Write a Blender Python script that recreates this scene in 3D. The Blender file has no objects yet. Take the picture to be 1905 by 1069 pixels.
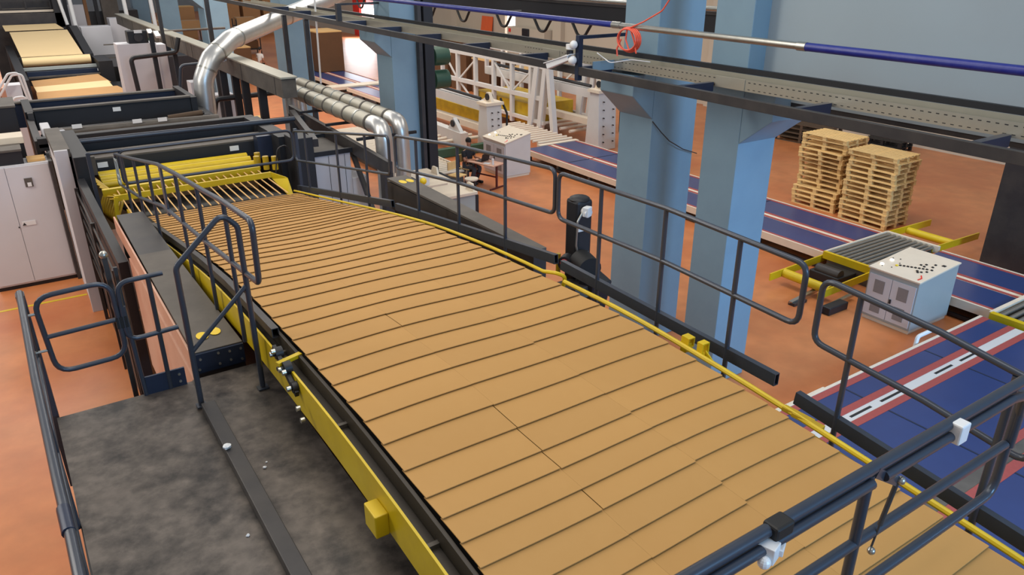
import bpy, math, random
from mathutils import Vector, Matrix
random.seed(7)
R = math.radians
S = bpy.context.scene
COL = S.collection

# ---------------------------------------------------------------- camera
FPX, PITCH, YAW, CAMZ = 1397.0, R(23.754), R(33.546), 6.4
cam_d = bpy.data.cameras.new('camera'); cam = bpy.data.objects.new('camera', cam_d); COL.objects.link(cam)
cam_d.sensor_width = 36.0; cam_d.lens = FPX * 36.0 / 1905.0
cam_d.clip_start = 0.05; cam_d.clip_end = 400
cam.location = (0, 0, CAMZ); cam.rotation_euler = (R(90) - PITCH, 0, -YAW)
S.camera = cam
# ---------------------------------------------------------------- world, lights, exposure
W = bpy.data.worlds.new('world'); S.world = W; W.use_nodes = True
W.node_tree.nodes['Background'].inputs[0].default_value = (0.93, 0.95, 1.0, 1)
W.node_tree.nodes['Background'].inputs[1].default_value = 0.34
def area(name, loc, aim, sx, sy, power, col=(1, 1, 1)):
    d = bpy.data.lights.new(name, 'AREA'); d.shape = 'RECTANGLE'; d.size = sx; d.size_y = sy
    d.energy = power; d.color = col
    o = bpy.data.objects.new(name, d); COL.objects.link(o); o.location = loc
    o.rotation_euler = (Vector(aim) - Vector(loc)).to_track_quat('-Z', 'Y').to_euler()
    return o
area('roof_skylight', (3, 6, 12.0), (3, 6, 0), 5, 14, 620, (1, .93, .82))
area('roof_skylight_b', (14, 9, 12.0), (14, 9, 0), 4, 12, 700, (1, .95, .88))
area('roof_skylight_c', (12, 30, 12.0), (12, 30, 0), 6, 24, 1900, (1, .93, .84))
area('left_floor_fill', (-8, 15, 11.0), (0, 14, 0), 1.5, 13, 1300, (1, .92, .80))  # unseen fill lamp, added to brighten the left floor and column sides
area('roof_skylight_d', (0, 34, 12.0), (1, 34, 0), 4, 24, 2300, (1, .93, .84))
area('side_window', (13, -7, 6.5), (11, 9, 2.0), 5, 3.5, 1500, (.34, .64, 1))
area('side_window_b', (5, -8, 7.0), (9, 10, 2.5), 4, 2.5, 800, (.30, .62, 1))
area('gate_daylight', (27.0, 64, 2.4), (16, 52, 0), 3.5, 4, 350, (.97, .97, 1))
S.view_settings.view_transform = 'Standard'; S.view_settings.look = 'None'
S.view_settings.exposure = 0.0; S.view_settings.gamma = 1.0; S.view_settings.use_curve_mapping = False

# a picture point of the survey, at a known plane, as a place in the hall
_f = Vector((math.sin(YAW) * math.cos(PITCH), math.cos(YAW) * math.cos(PITCH), -math.sin(PITCH)))
_r = Vector((math.cos(YAW), -math.sin(YAW), 0)); _u = _r.cross(_f)
def _ray(x, y): return _f * FPX + _r * (x - 952.5) + _u * (534.5 - y)
def PX(x, y, X): d = _ray(x, y); return Vector((0, 0, CAMZ)) + d * (X / d.x)
def PY(x, y, Y): d = _ray(x, y); return Vector((0, 0, CAMZ)) + d * (Y / d.y)
def PZ(x, y, Z): d = _ray(x, y); return Vector((0, 0, CAMZ)) + d * ((Z - CAMZ) / d.z)

# ---------------------------------------------------------------- materials
def lin(c):
    c = c / 255.0
    return c / 12.92 if c <= .04045 else ((c + .055) / 1.055) ** 2.4
def L3(c): return (lin(c[0]), lin(c[1]), lin(c[2]))
def mat(name, c, rough=.5, metal=0.0, var=.08, scale=6.0, bump=0.0, dirt=None, dscale=2.0, damt=.5, objvar=0.0, emit=0.0, alpha=None, ior=None):
    m = bpy.data.materials.new(name); m.use_nodes = True
    nt = m.node_tree; N = nt.nodes; K = nt.links; b = N['Principled BSDF']
    rgb = L3(c)
    b.inputs['Roughness'].default_value = rough; b.inputs['Metallic'].default_value = metal
    tc = N.new('ShaderNodeTexCoord')
    nz = N.new('ShaderNodeTexNoise'); nz.inputs['Scale'].default_value = scale; nz.inputs['Detail'].default_value = 6
    K.new(tc.outputs['Object'], nz.inputs['Vector'])
    mx = N.new('ShaderNodeMix'); mx.data_type = 'RGBA'
    K.new(nz.outputs['Fac'], mx.inputs['Factor'])
    mx.inputs['A'].default_value = tuple(max(0, v * (1 - 2 * var)) for v in rgb) + (1,)
    mx.inputs['B'].default_value = tuple(min(1, v * (1 + 2 * var)) for v in rgb) + (1,)
    out = mx.outputs['Result']
    if dirt:
        n2 = N.new('ShaderNodeTexNoise'); n2.inputs['Scale'].default_value = dscale; n2.inputs['Detail'].default_value = 9
        n2.inputs['Roughness'].default_value = .65
        K.new(tc.outputs['Object'], n2.inputs['Vector'])
        cr = N.new('ShaderNodeValToRGB'); cr.color_ramp.elements[0].position = .42; cr.color_ramp.elements[1].position = .66
        cr.color_ramp.elements[1].color = (damt,) * 3 + (1,)
        K.new(n2.outputs['Fac'], cr.inputs['Fac'])
        m2 = N.new('ShaderNodeMix'); m2.data_type = 'RGBA'
        K.new(cr.outputs['Color'], m2.inputs['Factor']); K.new(out, m2.inputs['A'])
        m2.inputs['B'].default_value = L3(dirt) + (1,); out = m2.outputs['Result']
    if objvar:
        oi = N.new('ShaderNodeObjectInfo'); hs = N.new('ShaderNodeHueSaturation')
        mr = N.new('ShaderNodeMapRange'); mr.inputs['To Min'].default_value = 1 - objvar; mr.inputs['To Max'].default_value = 1 + objvar
        K.new(oi.outputs['Random'], mr.inputs['Value']); K.new(mr.outputs['Result'], hs.inputs['Value'])
        K.new(out, hs.inputs['Color']); out = hs.outputs['Color']
    K.new(out, b.inputs['Base Color'])
    if bump:
        bp = N.new('ShaderNodeBump'); bp.inputs['Strength'].default_value = bump; bp.inputs['Distance'].default_value = .01
        K.new(nz.outputs['Fac'], bp.inputs['Height']); K.new(bp.outputs['Normal'], b.inputs['Normal'])
    if emit:
        b.inputs['Emission Color'].default_value = rgb + (1,); b.inputs['Emission Strength'].default_value = emit
    return m
M = {}
M['floor'] = mat('terracotta_floor_paint', (196, 123, 75), .36, 0, .15, 2.2, 0, (176, 94, 52), .35, .75)
M['wall_grey'] = mat('pale_grey_blue_wall', (150, 164, 172), .8, 0, .03, .7, .05, (146, 156, 162), .4, .5)
M['wall_beige'] = mat('beige_wall', (196, 184, 166), .85, 0, .04, .5)
M['column'] = mat('blue_column_paint', (122, 150, 168), .5, 0, .04, 1.5, 0, (108, 134, 154), .8, .4)
M['rail'] = mat('slate_painted_tube', (62, 68, 80), .30, .25, .06, 9)
M['steel_dark'] = mat('dark_painted_steel', (52, 50, 52), .45, .2, .10, 5, 0, (86, 80, 74), 1.6, .35)
M['black'] = mat('black_machine_paint', (30, 31, 36), .5, .1, .10, 5)
M['navy'] = mat('navy_steel', (42, 52, 74), .35, .3, .08, 6)
M['dust'] = mat('dusty_grey_sheet_metal', (98, 92, 86), .6, .2, .10, 4, 0, (70, 66, 62), 1.5, .6)
M['deck'] = mat('worn_dark_deck_plate', (96, 88, 82), .45, .15, .34, 11.0, .15, (34, 31, 31), 3.4, .95)
M['yellow'] = mat('yellow_paint', (214, 184, 22), .38, 0, .05, 5, 0, (186, 152, 20), 2.0, .4)
M['yellow_old'] = mat('worn_yellow_paint', (190, 156, 28), .42, 0, .08, 6, 0, (120, 96, 36), 3.0, .5)
M['card'] = mat('corrugated_board', (186, 141, 80), .78, 0, .025, 3, .02, (176, 131, 70), .9, .5, .035)
M['card_dark'] = mat('shaded_brown_board', (98, 66, 40), .85, 0, .06, 4, objvar=.1)  # brown deepened: the shade on the tall stack's front is put into this colour
M['board_top'] = mat('light_board', (214, 172, 112), .8, 0, .04, 4)
M['blue_belt'] = mat('blue_conveyor_belt', (46, 64, 112), .28, 0, .05, 1.2, 0, (40, 54, 96), .5, .5)
M['red'] = mat('red_ribbed_strip', (158, 70, 66), .6, 0, .08, 20)
M['cream'] = mat('cream_painted_steel', (222, 208, 188), .45, 0, .04, 4)
M['white'] = mat('off_white_machine_paint', (206, 203, 200), .42, 0, .03, 3)
M['cab'] = mat('light_grey_cabinet_paint', (204, 204, 210), .5, 0, .02, 2)
M['cab_blue'] = mat('pale_blue_grey_paint', (160, 168, 168), .45, 0, .03, 3)
M['steel'] = mat('galvanised_steel', (178, 178, 172), .28, .85, .07, 9, .03)
M['duct'] = mat('shiny_duct_metal', (214, 214, 212), .34, .80, .05, 8, .03)
M['duct_grey'] = mat('dull_duct_metal', (176, 172, 158), .38, .55, .04, 6)
M['pipe_blue'] = mat('deep_blue_pipe_paint', (24, 38, 128), .35, 0, .08, 6, 0, (70, 84, 150), 7, .25)
M['wood'] = mat('fresh_pallet_wood', (226, 190, 128), .75, 0, .09, 7, objvar=.07)
M['wood_dark'] = mat('dark_pallet_wood', (84, 66, 50), .85, 0, .1, 6)
M['web'] = mat('cream_paper_web', (226, 200, 152), .55, 0, .02, 1)
M['tan_web'] = mat('kraft_web', (182, 140, 92), .6, 0, .03, 2)
M['salmon'] = mat('salmon_panel', (206, 164, 142), .5, 0, .04, 2, 0, (176, 104, 70), .8, .6)
M['orange'] = mat('orange_panel', (222, 96, 40), .5, 0, .04, 4)
M['red_bright'] = mat('bright_red_paint', (232, 50, 36), .45, 0, .04, 4)
M['hose'] = mat('orange_red_hose', (226, 90, 66), .4, 0, .05, 12)
M['plastic'] = mat('white_plastic', (226, 228, 230), .35, 0, .02, 5)
M['rubber'] = mat('black_rubber', (20, 20, 22), .6, 0, .08, 8)
M['green'] = mat('dark_green_paint', (48, 84, 66), .45, 0, .06, 6)
M['skin'] = mat('skin', (176, 122, 94), .55, 0, .03, 6)
M['cloth_black'] = mat('black_cloth', (34, 34, 38), .9, 0, .08, 20)
M['cloth_grey'] = mat('grey_cloth', (72, 74, 78), .9, 0, .08, 20)
M['cloth_white'] = mat('white_cloth', (214, 208, 202), .9, 0, .04, 20)
M['hair'] = mat('dark_hair', (30, 24, 22), .7, 0, .1, 30)
M['screen'] = mat('lit_screen', (170, 190, 230), .3, 0, .05, 4, emit=.9)
M['daylight'] = mat('bright_daylight_opening', (255, 252, 250), .5, 0, 0, 1, emit=2.6)
M['lamp_yellow'] = mat('yellow_lamp', (240, 206, 40), .3, 0, .02, 5)
M['channel'] = mat('dusty_dark_channel', (62, 56, 50), .5, .15, .10, 5)
M['darkred'] = mat('dark_red_paint', (86, 30, 28), .5, 0, .05, 5)
M['vent_grey'] = mat('grey_vent_mesh', (134, 130, 130), .6, 0, .05, 40)
M['pearl'] = mat('white_lamp', (250, 248, 240), .2, 0, .02, 5, emit=1.5)

# ---------------------------------------------------------------- mesh helpers
def fillet(pts, rad, n=5, closed=False):
    P = [Vector(p) for p in pts]; out = []; m = len(P)
    for i, p in enumerate(P):
        if not closed and i in (0, m - 1): out.append(p); continue
        a, b = P[i - 1], P[(i + 1) % m]
        u, v = a - p, b - p; lu, lv = u.length, v.length
        if lu < 1e-6 or lv < 1e-6: continue
        u.normalize(); v.normalize(); d = max(-1, min(1, u.dot(v)))
        ang = math.acos(d)
        if ang > R(176): out.append(p); continue
        t = min(rad / math.tan(ang / 2), lu * .48, lv * .48)
        A, B = p + u * t, p + v * t
        for k in range(n + 1):
            s = k / n; out.append(A * (1 - s) ** 2 + p * 2 * s * (1 - s) + B * s * s)
    return out
class MB:
    def __init__(s): s.v = []; s.f = []
    def add(s, vs, fs):
        o = len(s.v); s.v += [Vector(p) for p in vs]; s.f += [tuple(i + o for i in f) for f in fs]; return s
    def box(s, x0, x1, y0, y1, z0, z1):
        x0, x1 = min(x0, x1), max(x0, x1); y0, y1 = min(y0, y1), max(y0, y1); z0, z1 = min(z0, z1), max(z0, z1)
        return s.add([(x0,y0,z0),(x1,y0,z0),(x1,y1,z0),(x0,y1,z0),(x0,y0,z1),(x1,y0,z1),(x1,y1,z1),(x0,y1,z1)],
                     [(0,3,2,1),(4,5,6,7),(0,1,5,4),(1,2,6,5),(2,3,7,6),(3,0,4,7)])
    def obox(s, c, sx, sy, sz, rz=0.0, rx=0.0, ry=0.0):
        m = Matrix.Translation(Vector(c)) @ Matrix.Rotation(rz, 4, 'Z') @ Matrix.Rotation(rx, 4, 'X') @ Matrix.Rotation(ry, 4, 'Y')
        o = len(s.v); s.box(-sx/2, sx/2, -sy/2, sy/2, -sz/2, sz/2)
        for i in range(o, len(s.v)): s.v[i] = m @ s.v[i]
        return s
    def bar(s, p, q, w, h, up=(0, 0, 1)):
        p, q = Vector(p), Vector(q); d = (q - p).normalized(); up = Vector(up)
        if abs(d.dot(up)) > .98: up = Vector((0, 1, 0))
        a = d.cross(up).normalized(); b = a.cross(d).normalized()
        vs = []
        for c in (p, q):
            for i, j in ((-1,-1),(1,-1),(1,1),(-1,1)): vs.append(c + a * (w/2*i) + b * (h/2*j))
        return s.add(vs, [(0,1,2,3),(7,6,5,4),(0,4,5,1),(1,5,6,2),(2,6,7,3),(3,7,4,0)])
    def hollow(s, p, q, w, h, t=.008):            # a square tube open at its ends
        p, q = Vector(p), Vector(q); d = (q - p).normalized(); a = d.cross(Vector((0,0,1))).normalized(); b = a.cross(d).normalized()
        vs = []
        for c in (p, q):
            for k in (1, 0):
                ww, hh = (w/2, h/2) if k else (w/2 - t, h/2 - t)
                for i, j in ((-1,-1),(1,-1),(1,1),(-1,1)): vs.append(c + a*(ww*i) + b*(hh*j))
        fs = []
        for i in range(4):
            j = (i+1) % 4
            fs += [(i, i+8, j+8, j), (i+4, j+4, j+12, i+12), (i, j, j+4, i+4), (i+8, i+12, j+12, j+8)]
        return s.add(vs, fs)
    def tube(s, pts, r, n=10, closed=False, cap=True):
        P = [Vector(p) for p in pts]; m = len(P); o = len(s.v); nrm = None
        for i, p in enumerate(P):
            if closed: t = (P[(i+1) % m] - P[i-1])
            else: t = P[min(i+1, m-1)] - P[max(i-1, 0)]
            t.normalize()
            if nrm is None:
                nrm = t.cross(Vector((0,0,1)) if abs(t.z) < .9 else Vector((1,0,0))).normalized()
            else:
                nrm = (nrm - t * nrm.dot(t)).normalized()
            bn = t.cross(nrm); rr = r[i] if isinstance(r, (list, tuple)) else r
            for k in range(n):
                a = 2 * math.pi * k / n; s.v.append(p + nrm * (rr * math.cos(a)) + bn * (rr * math.sin(a)))
        for i in range(m if closed else m - 1):
            j = (i + 1) % m
            for k in range(n):
                l = (k + 1) % n
                s.f.append((o + i*n + k, o + i*n + l, o + j*n + l, o + j*n + k))
        if cap and not closed:
            s.f.append(tuple(o + k for k in reversed(range(n)))); s.f.append(tuple(o + (m-1)*n + k for k in range(n)))
        return s
    def cyl(s, p, q, r, n=16, r2=None): return s.tube([p, q], [r, r if r2 is None else r2], n)
    def prism(s, poly, vec):
        n = len(poly); vec = Vector(vec); P = [Vector(p) for p in poly]
        fs = [tuple(range(n)), tuple(range(2*n-1, n-1, -1))]
        for i in range(n): j = (i+1) % n; fs.append((j, i, i+n, j+n))
        return s.add(P + [p + vec for p in P], fs)
    def sphere(s, c, r, sc=(1,1,1), n=12, m=8):
        o = len(s.v); c = Vector(c)
        for i in range(m + 1):
            th = math.pi * i / m
            for k in range(n):
                ph = 2*math.pi*k/n
                s.v.append(c + Vector((r*sc[0]*math.sin(th)*math.cos(ph), r*sc[1]*math.sin(th)*math.sin(ph), r*sc[2]*math.cos(th))))
        for i in range(m):
            for k in range(n):
                l = (k+1) % n; s.f.append((o+i*n+k, o+(i+1)*n+k, o+(i+1)*n+l, o+i*n+l))
        return s
    def sheet(s, rows, th):                        # grid of points thickened downwards
        n = len(rows); m = len(rows[0]); o = len(s.v)
        for dz in (0, -th):
            for r in rows:
                for p in r: s.v.append(Vector(p) + Vector((0, 0, dz)))
        q = n * m
        for i in range(n-1):
            for j in range(m-1):
                a, b, c, d = i*m+j, i*m+j+1, (i+1)*m+j+1, (i+1)*m+j
                s.f.append((o+a, o+b, o+c, o+d)); s.f.append((o+q+d, o+q+c, o+q+b, o+q+a))
        rim = [j for j in range(m)] + [i*m+m-1 for i in range(1, n)] + [(n-1)*m+j for j in range(m-2, -1, -1)] + [i*m for i in range(n-2, 0, -1)]
        for a, b in zip(rim, rim[1:] + rim[:1]): s.f.append((o+b, o+a, o+q+a, o+q+b))
        return s
    def build(s, name, material, parent=None, smooth=False, bevel=0.0, loc=None):
        me = bpy.data.meshes.new(name)
        if parent is not None: base = world_loc(parent)
        elif loc is not None: base = Vector(loc)
        else:
            xs = [v.x for v in s.v]; ys = [v.y for v in s.v]; zs = [v.z for v in s.v]
            base = Vector(((min(xs)+max(xs))/2, (min(ys)+max(ys))/2, min(zs)))
        me.from_pydata([tuple(v - base) for v in s.v], [], s.f); me.update()
        me.materials.append(M[material] if isinstance(material, str) else material)
        o = bpy.data.objects.new(name, me); COL.objects.link(o)
        if parent is not None: o.parent = parent
        else: o.location = base
        if smooth:
            for p in me.polygons: p.use_smooth = len(p.vertices) <= 4
            try: me.set_sharp_from_angle(angle=R(40))
            except Exception: pass
        if bevel:
            b = o.modifiers.new('bevel', 'BEVEL'); b.width = bevel; b.segments = 2; b.limit_method = 'ANGLE'; b.angle_limit = R(40)
        return o
def world_loc(o):
    v = Vector((0, 0, 0))
    while o is not None: v = v + o.location; o = o.parent
    return v
def tag(o, label=None, cat=None, group=None, kind=None):
    if label: o['label'] = label
    if cat: o['category'] = cat
    if group: o['group'] = group
    if kind: o['kind'] = kind
    return o
def thing(name, label, cat, loc, group=None):
    o = bpy.data.objects.new(name, None); COL.objects.link(o); o.location = loc; o.empty_display_size = .1
    return tag(o, label, cat, group)
def copy_tree(o, parent=None):
    c = o.copy(); COL.objects.link(c)
    if parent is not None: c.parent = parent
    for ch in list(o.children): copy_tree(ch, c)
    return c
ORD = ['first','second','third','fourth','fifth','sixth','seventh','eighth','ninth','tenth','eleventh','twelfth','thirteenth','fourteenth','fifteenth','sixteenth','seventeenth','eighteenth','nineteenth','twentieth']
def ordn(i):
    if i < 20: return ORD[i]
    t = ['twent','thirt','fort','fift'][(i+1)//10-2]; u = (i+1) % 10
    return t + 'ieth' if u == 0 else t + 'y-' + ORD[u-1]
# ================================================================= THE SETTING
MB().box(-14, 60, -8, 110, -.3, 0).build('floor', 'floor').__setitem__('kind', 'structure')
def struct(mb, name, m, label=None, cat=None, **k):
    o = mb.build(name, m, **k); o['kind'] = 'structure'
    if label: o['label'] = label
    if cat: o['category'] = cat
    return o
# far side wall with its gate openings
mb = MB()
mb.box(27.5, 27.9, -8, 41.1, 0, 11).box(27.5, 27.9, 41.1, 42.3, 3.0, 11).box(27.5, 27.9, 42.3, 62.0, 0, 11)
mb.box(27.5, 27.9, 62.0, 66.0, 3.2, 11).box(27.5, 27.9, 66.0, 110, 0, 11)
struct(mb, 'wall_right', 'wall_beige', 'long beige side wall behind the pallets and stored goods', 'wall')
struct(MB().box(-14, 60, 108, 108.4, 0, 11), 'wall_back', 'wall_grey')
# wall of the bay above the overhead frame, carried by a dark lintel
struct(MB().box(8.83, 9.05, -8, 7.02, 4.60, 11), 'wall_upper', 'wall_grey', 'pale grey-blue upper wall above the overhead cable frame', 'wall')
struct(MB().box(8.84, 9.07, -8, 7.015, 4.54, 4.60), 'trim_1', 'steel_dark', 'dark lintel along the foot of the pale upper wall', 'lintel')
struct(MB().box(27.70, 27.78, 41.1, 42.3, 0, 3.0), 'door_1', 'daylight', 'narrow bright doorway in the far side wall', 'doorway')
struct(MB().box(27.75, 27.85, 62.0, 66.0, 0, 3.2), 'door_2', 'daylight', 'wide bright gate opening at the far end of the side wall', 'gate')
mb = MB(); mb.box(27.3, 27.5, 61.6, 62.0, 0, 3.6).box(27.3, 27.5, 65.2, 66.6, 0, 3.6).box(27.3, 27.5, 62.0, 65.2, 2.7, 3.6)
struct(mb, 'trim_2', 'red_bright', 'red frame around the wide bright gate', 'gate frame')
for k, y in enumerate((29.6, 36.0, 48.0, 54.5, 24.0)):
    struct(MB().box(27.2, 27.5, y, y + .8, 0, 11), 'trim_%d' % (k + 3), 'wall_beige')
struct(MB().box(27.35, 27.5, 22.0, 23.0, 5.4, 6.3), 'window_1', 'black')

# columns
def column(x, y, w, d, side, label, h=11.0, cz=4.43, ch=.40, reach=.45, ct=4.74):
    mb = MB().box(x, x + w, y, y + d, 0, h)
    if side == 'y': reach = .52; cz = 4.37
    if side == 'x':     # corbel towards the conveyor
        mb.prism([(x, y, cz - ch), (x, y, ct), (x - reach, y, ct), (x - reach, y, cz)], (0, d, 0))
    if side == 'y':
        mb.prism([(x, y, cz - ch), (x, y - reach, cz), (x, y - reach, ct), (x, y, ct)], (w, 0, 0))
    o = mb.build('column', 'column', bevel=.012)
    o['kind'] = 'structure'; tag(o, label, 'column')
column(8.5, 8.78, .98, .78, 'x', 'blue concrete column with a corbel, left of the twin columns')
column(8.5, 7.02, .80, .66, 'y', 'blue concrete column with a corbel, right of the twin columns')
column(8.5, 18.4, .95, .95, 'x', 'blue concrete column with dark cable channels down its right side')
column(8.5, 27.1, .95, 1.1, '', 'grey blue column behind the two silver ducts')
column(8.5, 38.4, 1.05, 1.3, 'x', 'grey blue column behind the bend of the big silver duct', cz=4.6, ct=5.4)
column(8.5, 49.2, 1.0, .95, '', 'grey blue column behind the sloping grey cable trunk')
column(8.5, 59.0, 1.0, .95, '', 'farthest grey blue column beyond the cabinet')
o = MB().box(17.62, 18.7, 6.2, 7.36, 0, 5.3).build('column', 'steel_dark', bevel=.01); o['kind'] = 'structure'
tag(o, 'charcoal column at the right edge beyond the blue conveyor', 'column')

# ================================================================= MAIN SHINGLE CONVEYOR
KN = [(-1.0,3.10),(0,3.25),(1.05,3.365),(2,3.44),(3,3.515),(3.76,3.55),(4.34,3.562),(5,3.548),(6,3.51),(7,3.44),(8,3.335),(9.5,3.10),(11.3,2.79),(13.8,2.36),(17,1.75),(20,1.2)]
def P(y):
    for i in range(len(KN) - 1):
        if y <= KN[i+1][0] or i == len(KN) - 2:
            p0 = KN[max(i-1,0)]; p1 = KN[i]; p2 = KN[i+1]; p3 = KN[min(i+2,len(KN)-1)]
            h = p2[0] - p1[0]; t = (y - p1[0]) / h
            m1 = (p2[1]-p0[1])/(p2[0]-p0[0]) * h; m2 = (p3[1]-p1[1])/(p3[0]-p1[0]) * h
            return (2*t**3-3*t*t+1)*p1[1] + (t**3-2*t*t+t)*m1 + (-2*t**3+3*t*t)*p2[1] + (t**3-t*t)*m2
X1, X2 = 1.51, 4.01
def ys(a, b, n): return [a + (b - a) * i / n for i in range(n + 1)]
def ribbon(mb, x0, x1, a, b, top, h, n=28):          # a plate that follows the hump of the conveyor
    Y = ys(a, b, n); o = len(mb.v)
    for y in Y:
        z = P(y) + top; mb.v += [Vector((x0,y,z-h)), Vector((x1,y,z-h)), Vector((x1,y,z)), Vector((x0,y,z))]
    for i in range(n):
        q = o + i*4
        for j in range(4): l = (j+1) % 4; mb.f.append((q+j, q+4+j, q+4+l, q+l))
    mb.f.append((o+3,o+2,o+1,o)); q = o+n*4; mb.f.append((q,q+1,q+2,q+3)); return mb
conv = thing('conveyor', 'humped yellow-sided conveyor carrying the shingled cardboard towards the camera', 'conveyor', (2.76, 5, 0))
ribbon(MB(), X1-.03, X2+.01, -.8, 17, -.075, .05, 40).build('belt', 'rubber', conv)
ribbon(MB(), 1.375, 1.392, -.8, 12.8, -.085, .29, 40).build('side_plate', 'yellow', conv)
ribbon(MB(), 1.506, 1.52, -.8, 13, -.14, 1.4, 40).build('inner_skirt', 'black', conv)
ribbon(MB(), 4.035, 4.05, -.8, 13.4, -.03, .34, 40).build('side_plate', 'yellow_old', conv)
mb = ribbon(MB(), 1.392, 1.505, -.8, 12.8, -.16, .10, 40); ribbon(mb, 1.478, 1.503, -.8, 12.8, -.03, .12, 40)
mb.build('side_channel', 'channel', conv)
for y in ys(.3, 12.3, 9): ribbon(MB(), 1.392, 1.478, y, y+.03, -.13, .04, 1).build('channel_bracket', 'dust', conv)
mb = MB().tube([(4.062, y, P(y) + .018) for y in ys(-.7, 5.22, 24)], .021, 8); mb.build('guide_tube', 'yellow', conv, smooth=True)
mb = MB().tube([(4.062, y, P(y) + .018) for y in ys(5.56, 13.4, 24)], .018, 8)
mb.tube(fillet([(4.062,5.56,P(5.56)+.018),(4.066,5.36,P(5.3)+.06),(4.12,5.28,P(5.3)+.04),(4.13,5.33,P(5.3)-.1)], .05), .02, 8)
mb.build('guide_tube', 'yellow', conv, smooth=True)
mb = MB().bar((1.30, 5.26, P(5.26)-.04), (1.505, 5.32, P(5.3)-.035), .045, .03); mb.build('yellow_crosspiece', 'yellow', conv)
mb = MB()
for i, (dy, dz, r) in enumerate(((5.42,-.02,.05),(5.22,-.07,.055),(5.34,-.12,.04),(5.05,-.16,.045))):
    mb.cyl((1.33, dy, P(dy)+dz), (1.39, dy, P(dy)+dz), r, 14); mb.cyl((1.31, dy, P(dy)+dz), (1.33, dy, P(dy)+dz), r*.45, 10)
mb.bar((1.35,5.5,P(5.5)),(1.35,5.0,P(5)-.2),.03,.05)
mb.build('tension_pulley', 'black', conv, smooth=True)
mb = MB()
for dy, dz in ((5.42,-.02),(5.22,-.07),(5.05,-.16),(4.86,-.24),(4.78,-.30),(5.36,.03),(5.12,-.05)):
    mb.cyl((1.29, dy, P(dy)+dz), (1.32, dy, P(dy)+dz), .022, 10)
mb.build('bolt', 'steel', conv, smooth=True)
MB().box(1.285, 1.376, 3.43, 3.60, 3.15, 3.315).build('stop_block', 'yellow', conv, bevel=.008)
mb = MB()
mb.box(4.075,4.16,3.64,3.70,P(3.7)-.05,P(3.7)+.03); mb.build('bracket', 'yellow', conv, bevel=.006)
mb = MB().hollow((4.115,3.62,P(3.6)+.045),(4.115,3.70,P(3.7)+.045),.07,.085,.01); mb.build('bracket', 'yellow', conv)
mb = MB().hollow((4.115,3.47,P(3.5)+.055),(4.115,3.53,P(3.5)+.055),.075,.11,.01).prism([(4.1,3.36,P(3.4)-.01),(4.1,3.46,P(3.4)-.01),(4.1,3.46,P(3.4)+.06)],(.012,0,0)); mb.build('bracket', 'yellow', conv)
mb = MB()
for y in (2.68, 2.60): mb.bar((4.06,y,P(y)+.02),(4.09,y-.22,P(y-.2)+.02),.05,.03)
mb.build('clamp', 'yellow_old', conv)
for x in (1.6, 3.9):
    for y in (1.2, 4.6, 8.2, 11.6):
        MB().box(x-.07, x+.07, y-.07, y+.07, 0, P(y)-.14).build('leg', 'steel_dark', conv)
mb = MB()
for y in (1.2, 4.6, 8.2, 11.6): mb.box(1.55, 3.95, y-.05, y+.05, P(y)-.30, P(y)-.16)
mb.build('cross_beam', 'steel_dark', conv)

# the shingled sheets: every row is three boards side by side
rowy = [.62,.80,1.0,1.24,1.50,1.77,1.97,2.17,2.36,2.58,2.77,2.98,3.18,3.46,3.76,4.05,4.34,4.63,4.91,5.20,5.51,5.80,6.07,6.38]
while rowy[-1] < 13.0: rowy.append(rowy[-1] + (.275 if rowy[-1] < 9 else .24) + random.uniform(-.015,.015))
lanes = [(1.512, 2.3396, 'left'), (2.3404, 3.0896, 'middle'), (3.0904, 4.008, 'right')]
GAP = {9, 11, 12, 13, 19}
TH = .006
def warp(x, y): return .010*math.sin(1.9*x + .7*y) + .007*math.sin(3.1*x - 1.3*y + 1) + .004*math.sin(5*y)
for i, y0 in enumerate(rowy[:-1]):
    sp = rowy[i+1] - y0
    for li, (xa, xb, ln) in enumerate(lanes):
        off = random.uniform(-.004, .004) + (.016 if li == 2 and i in (6,7,8,9,12,16) else 0)
        if li == 0 and i in GAP: xb -= .006
        rows = []
        for k in range(8):
            y = y0 + off + sp * 1.12 * k / 7
            rows.append([(x, y, P(y) + warp(x, y) + .016 - .014 * (y - y0) / sp) for x in [xa + (xb - xa) * j / 5 for j in range(6)]])
        o = MB().sheet(rows, TH).build('cardboard_sheet', 'card', smooth=False)
        tag(o, 'brown cardboard sheet in the %s lane, %s visible row from the bottom of the photo' % (ln, ordn(i)), 'cardboard sheet', 'shingled cardboard sheets on the conveyor')

# ================================================================= RAILINGS
TR = .0215
def tube_part(name, pts, root, r=TR, rad=.07, closed=False, m='rail', n=10):
    return MB().tube(fillet(pts, rad, 5, closed), r, n, closed).build(name, m, root, smooth=True)
def post(root, x, y, z0, z1, r=.02): return MB().cyl((x,y,z0),(x,y,z1), r, 10).build('post', 'rail', root, smooth=True)
LOOPS = {
 'a': ([(9.60,4.13),(11.6,3.81),(13.82,3.45)], .55, [13.2,11.65,10.45], 'upper right railing farthest from the camera, beside the dark machine posts'),
 'b': ([(5.72,4.51),(7.66,4.37),(9.38,4.17)], .45, [8.75,7.66,6.62], 'right railing loop in front of the man at the desk'),
 'c': ([(2.84,4.48),(4.20,4.52),(5.66,4.49)], .46, [5.02,4.20,3.42], 'right railing loop in front of the twin blue columns'),
 'd': ([(1.27,4.28),(1.9,4.37),(2.70,4.43)], .47, [2.42], 'right railing loop above the blue cross conveyor'),
}
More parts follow.
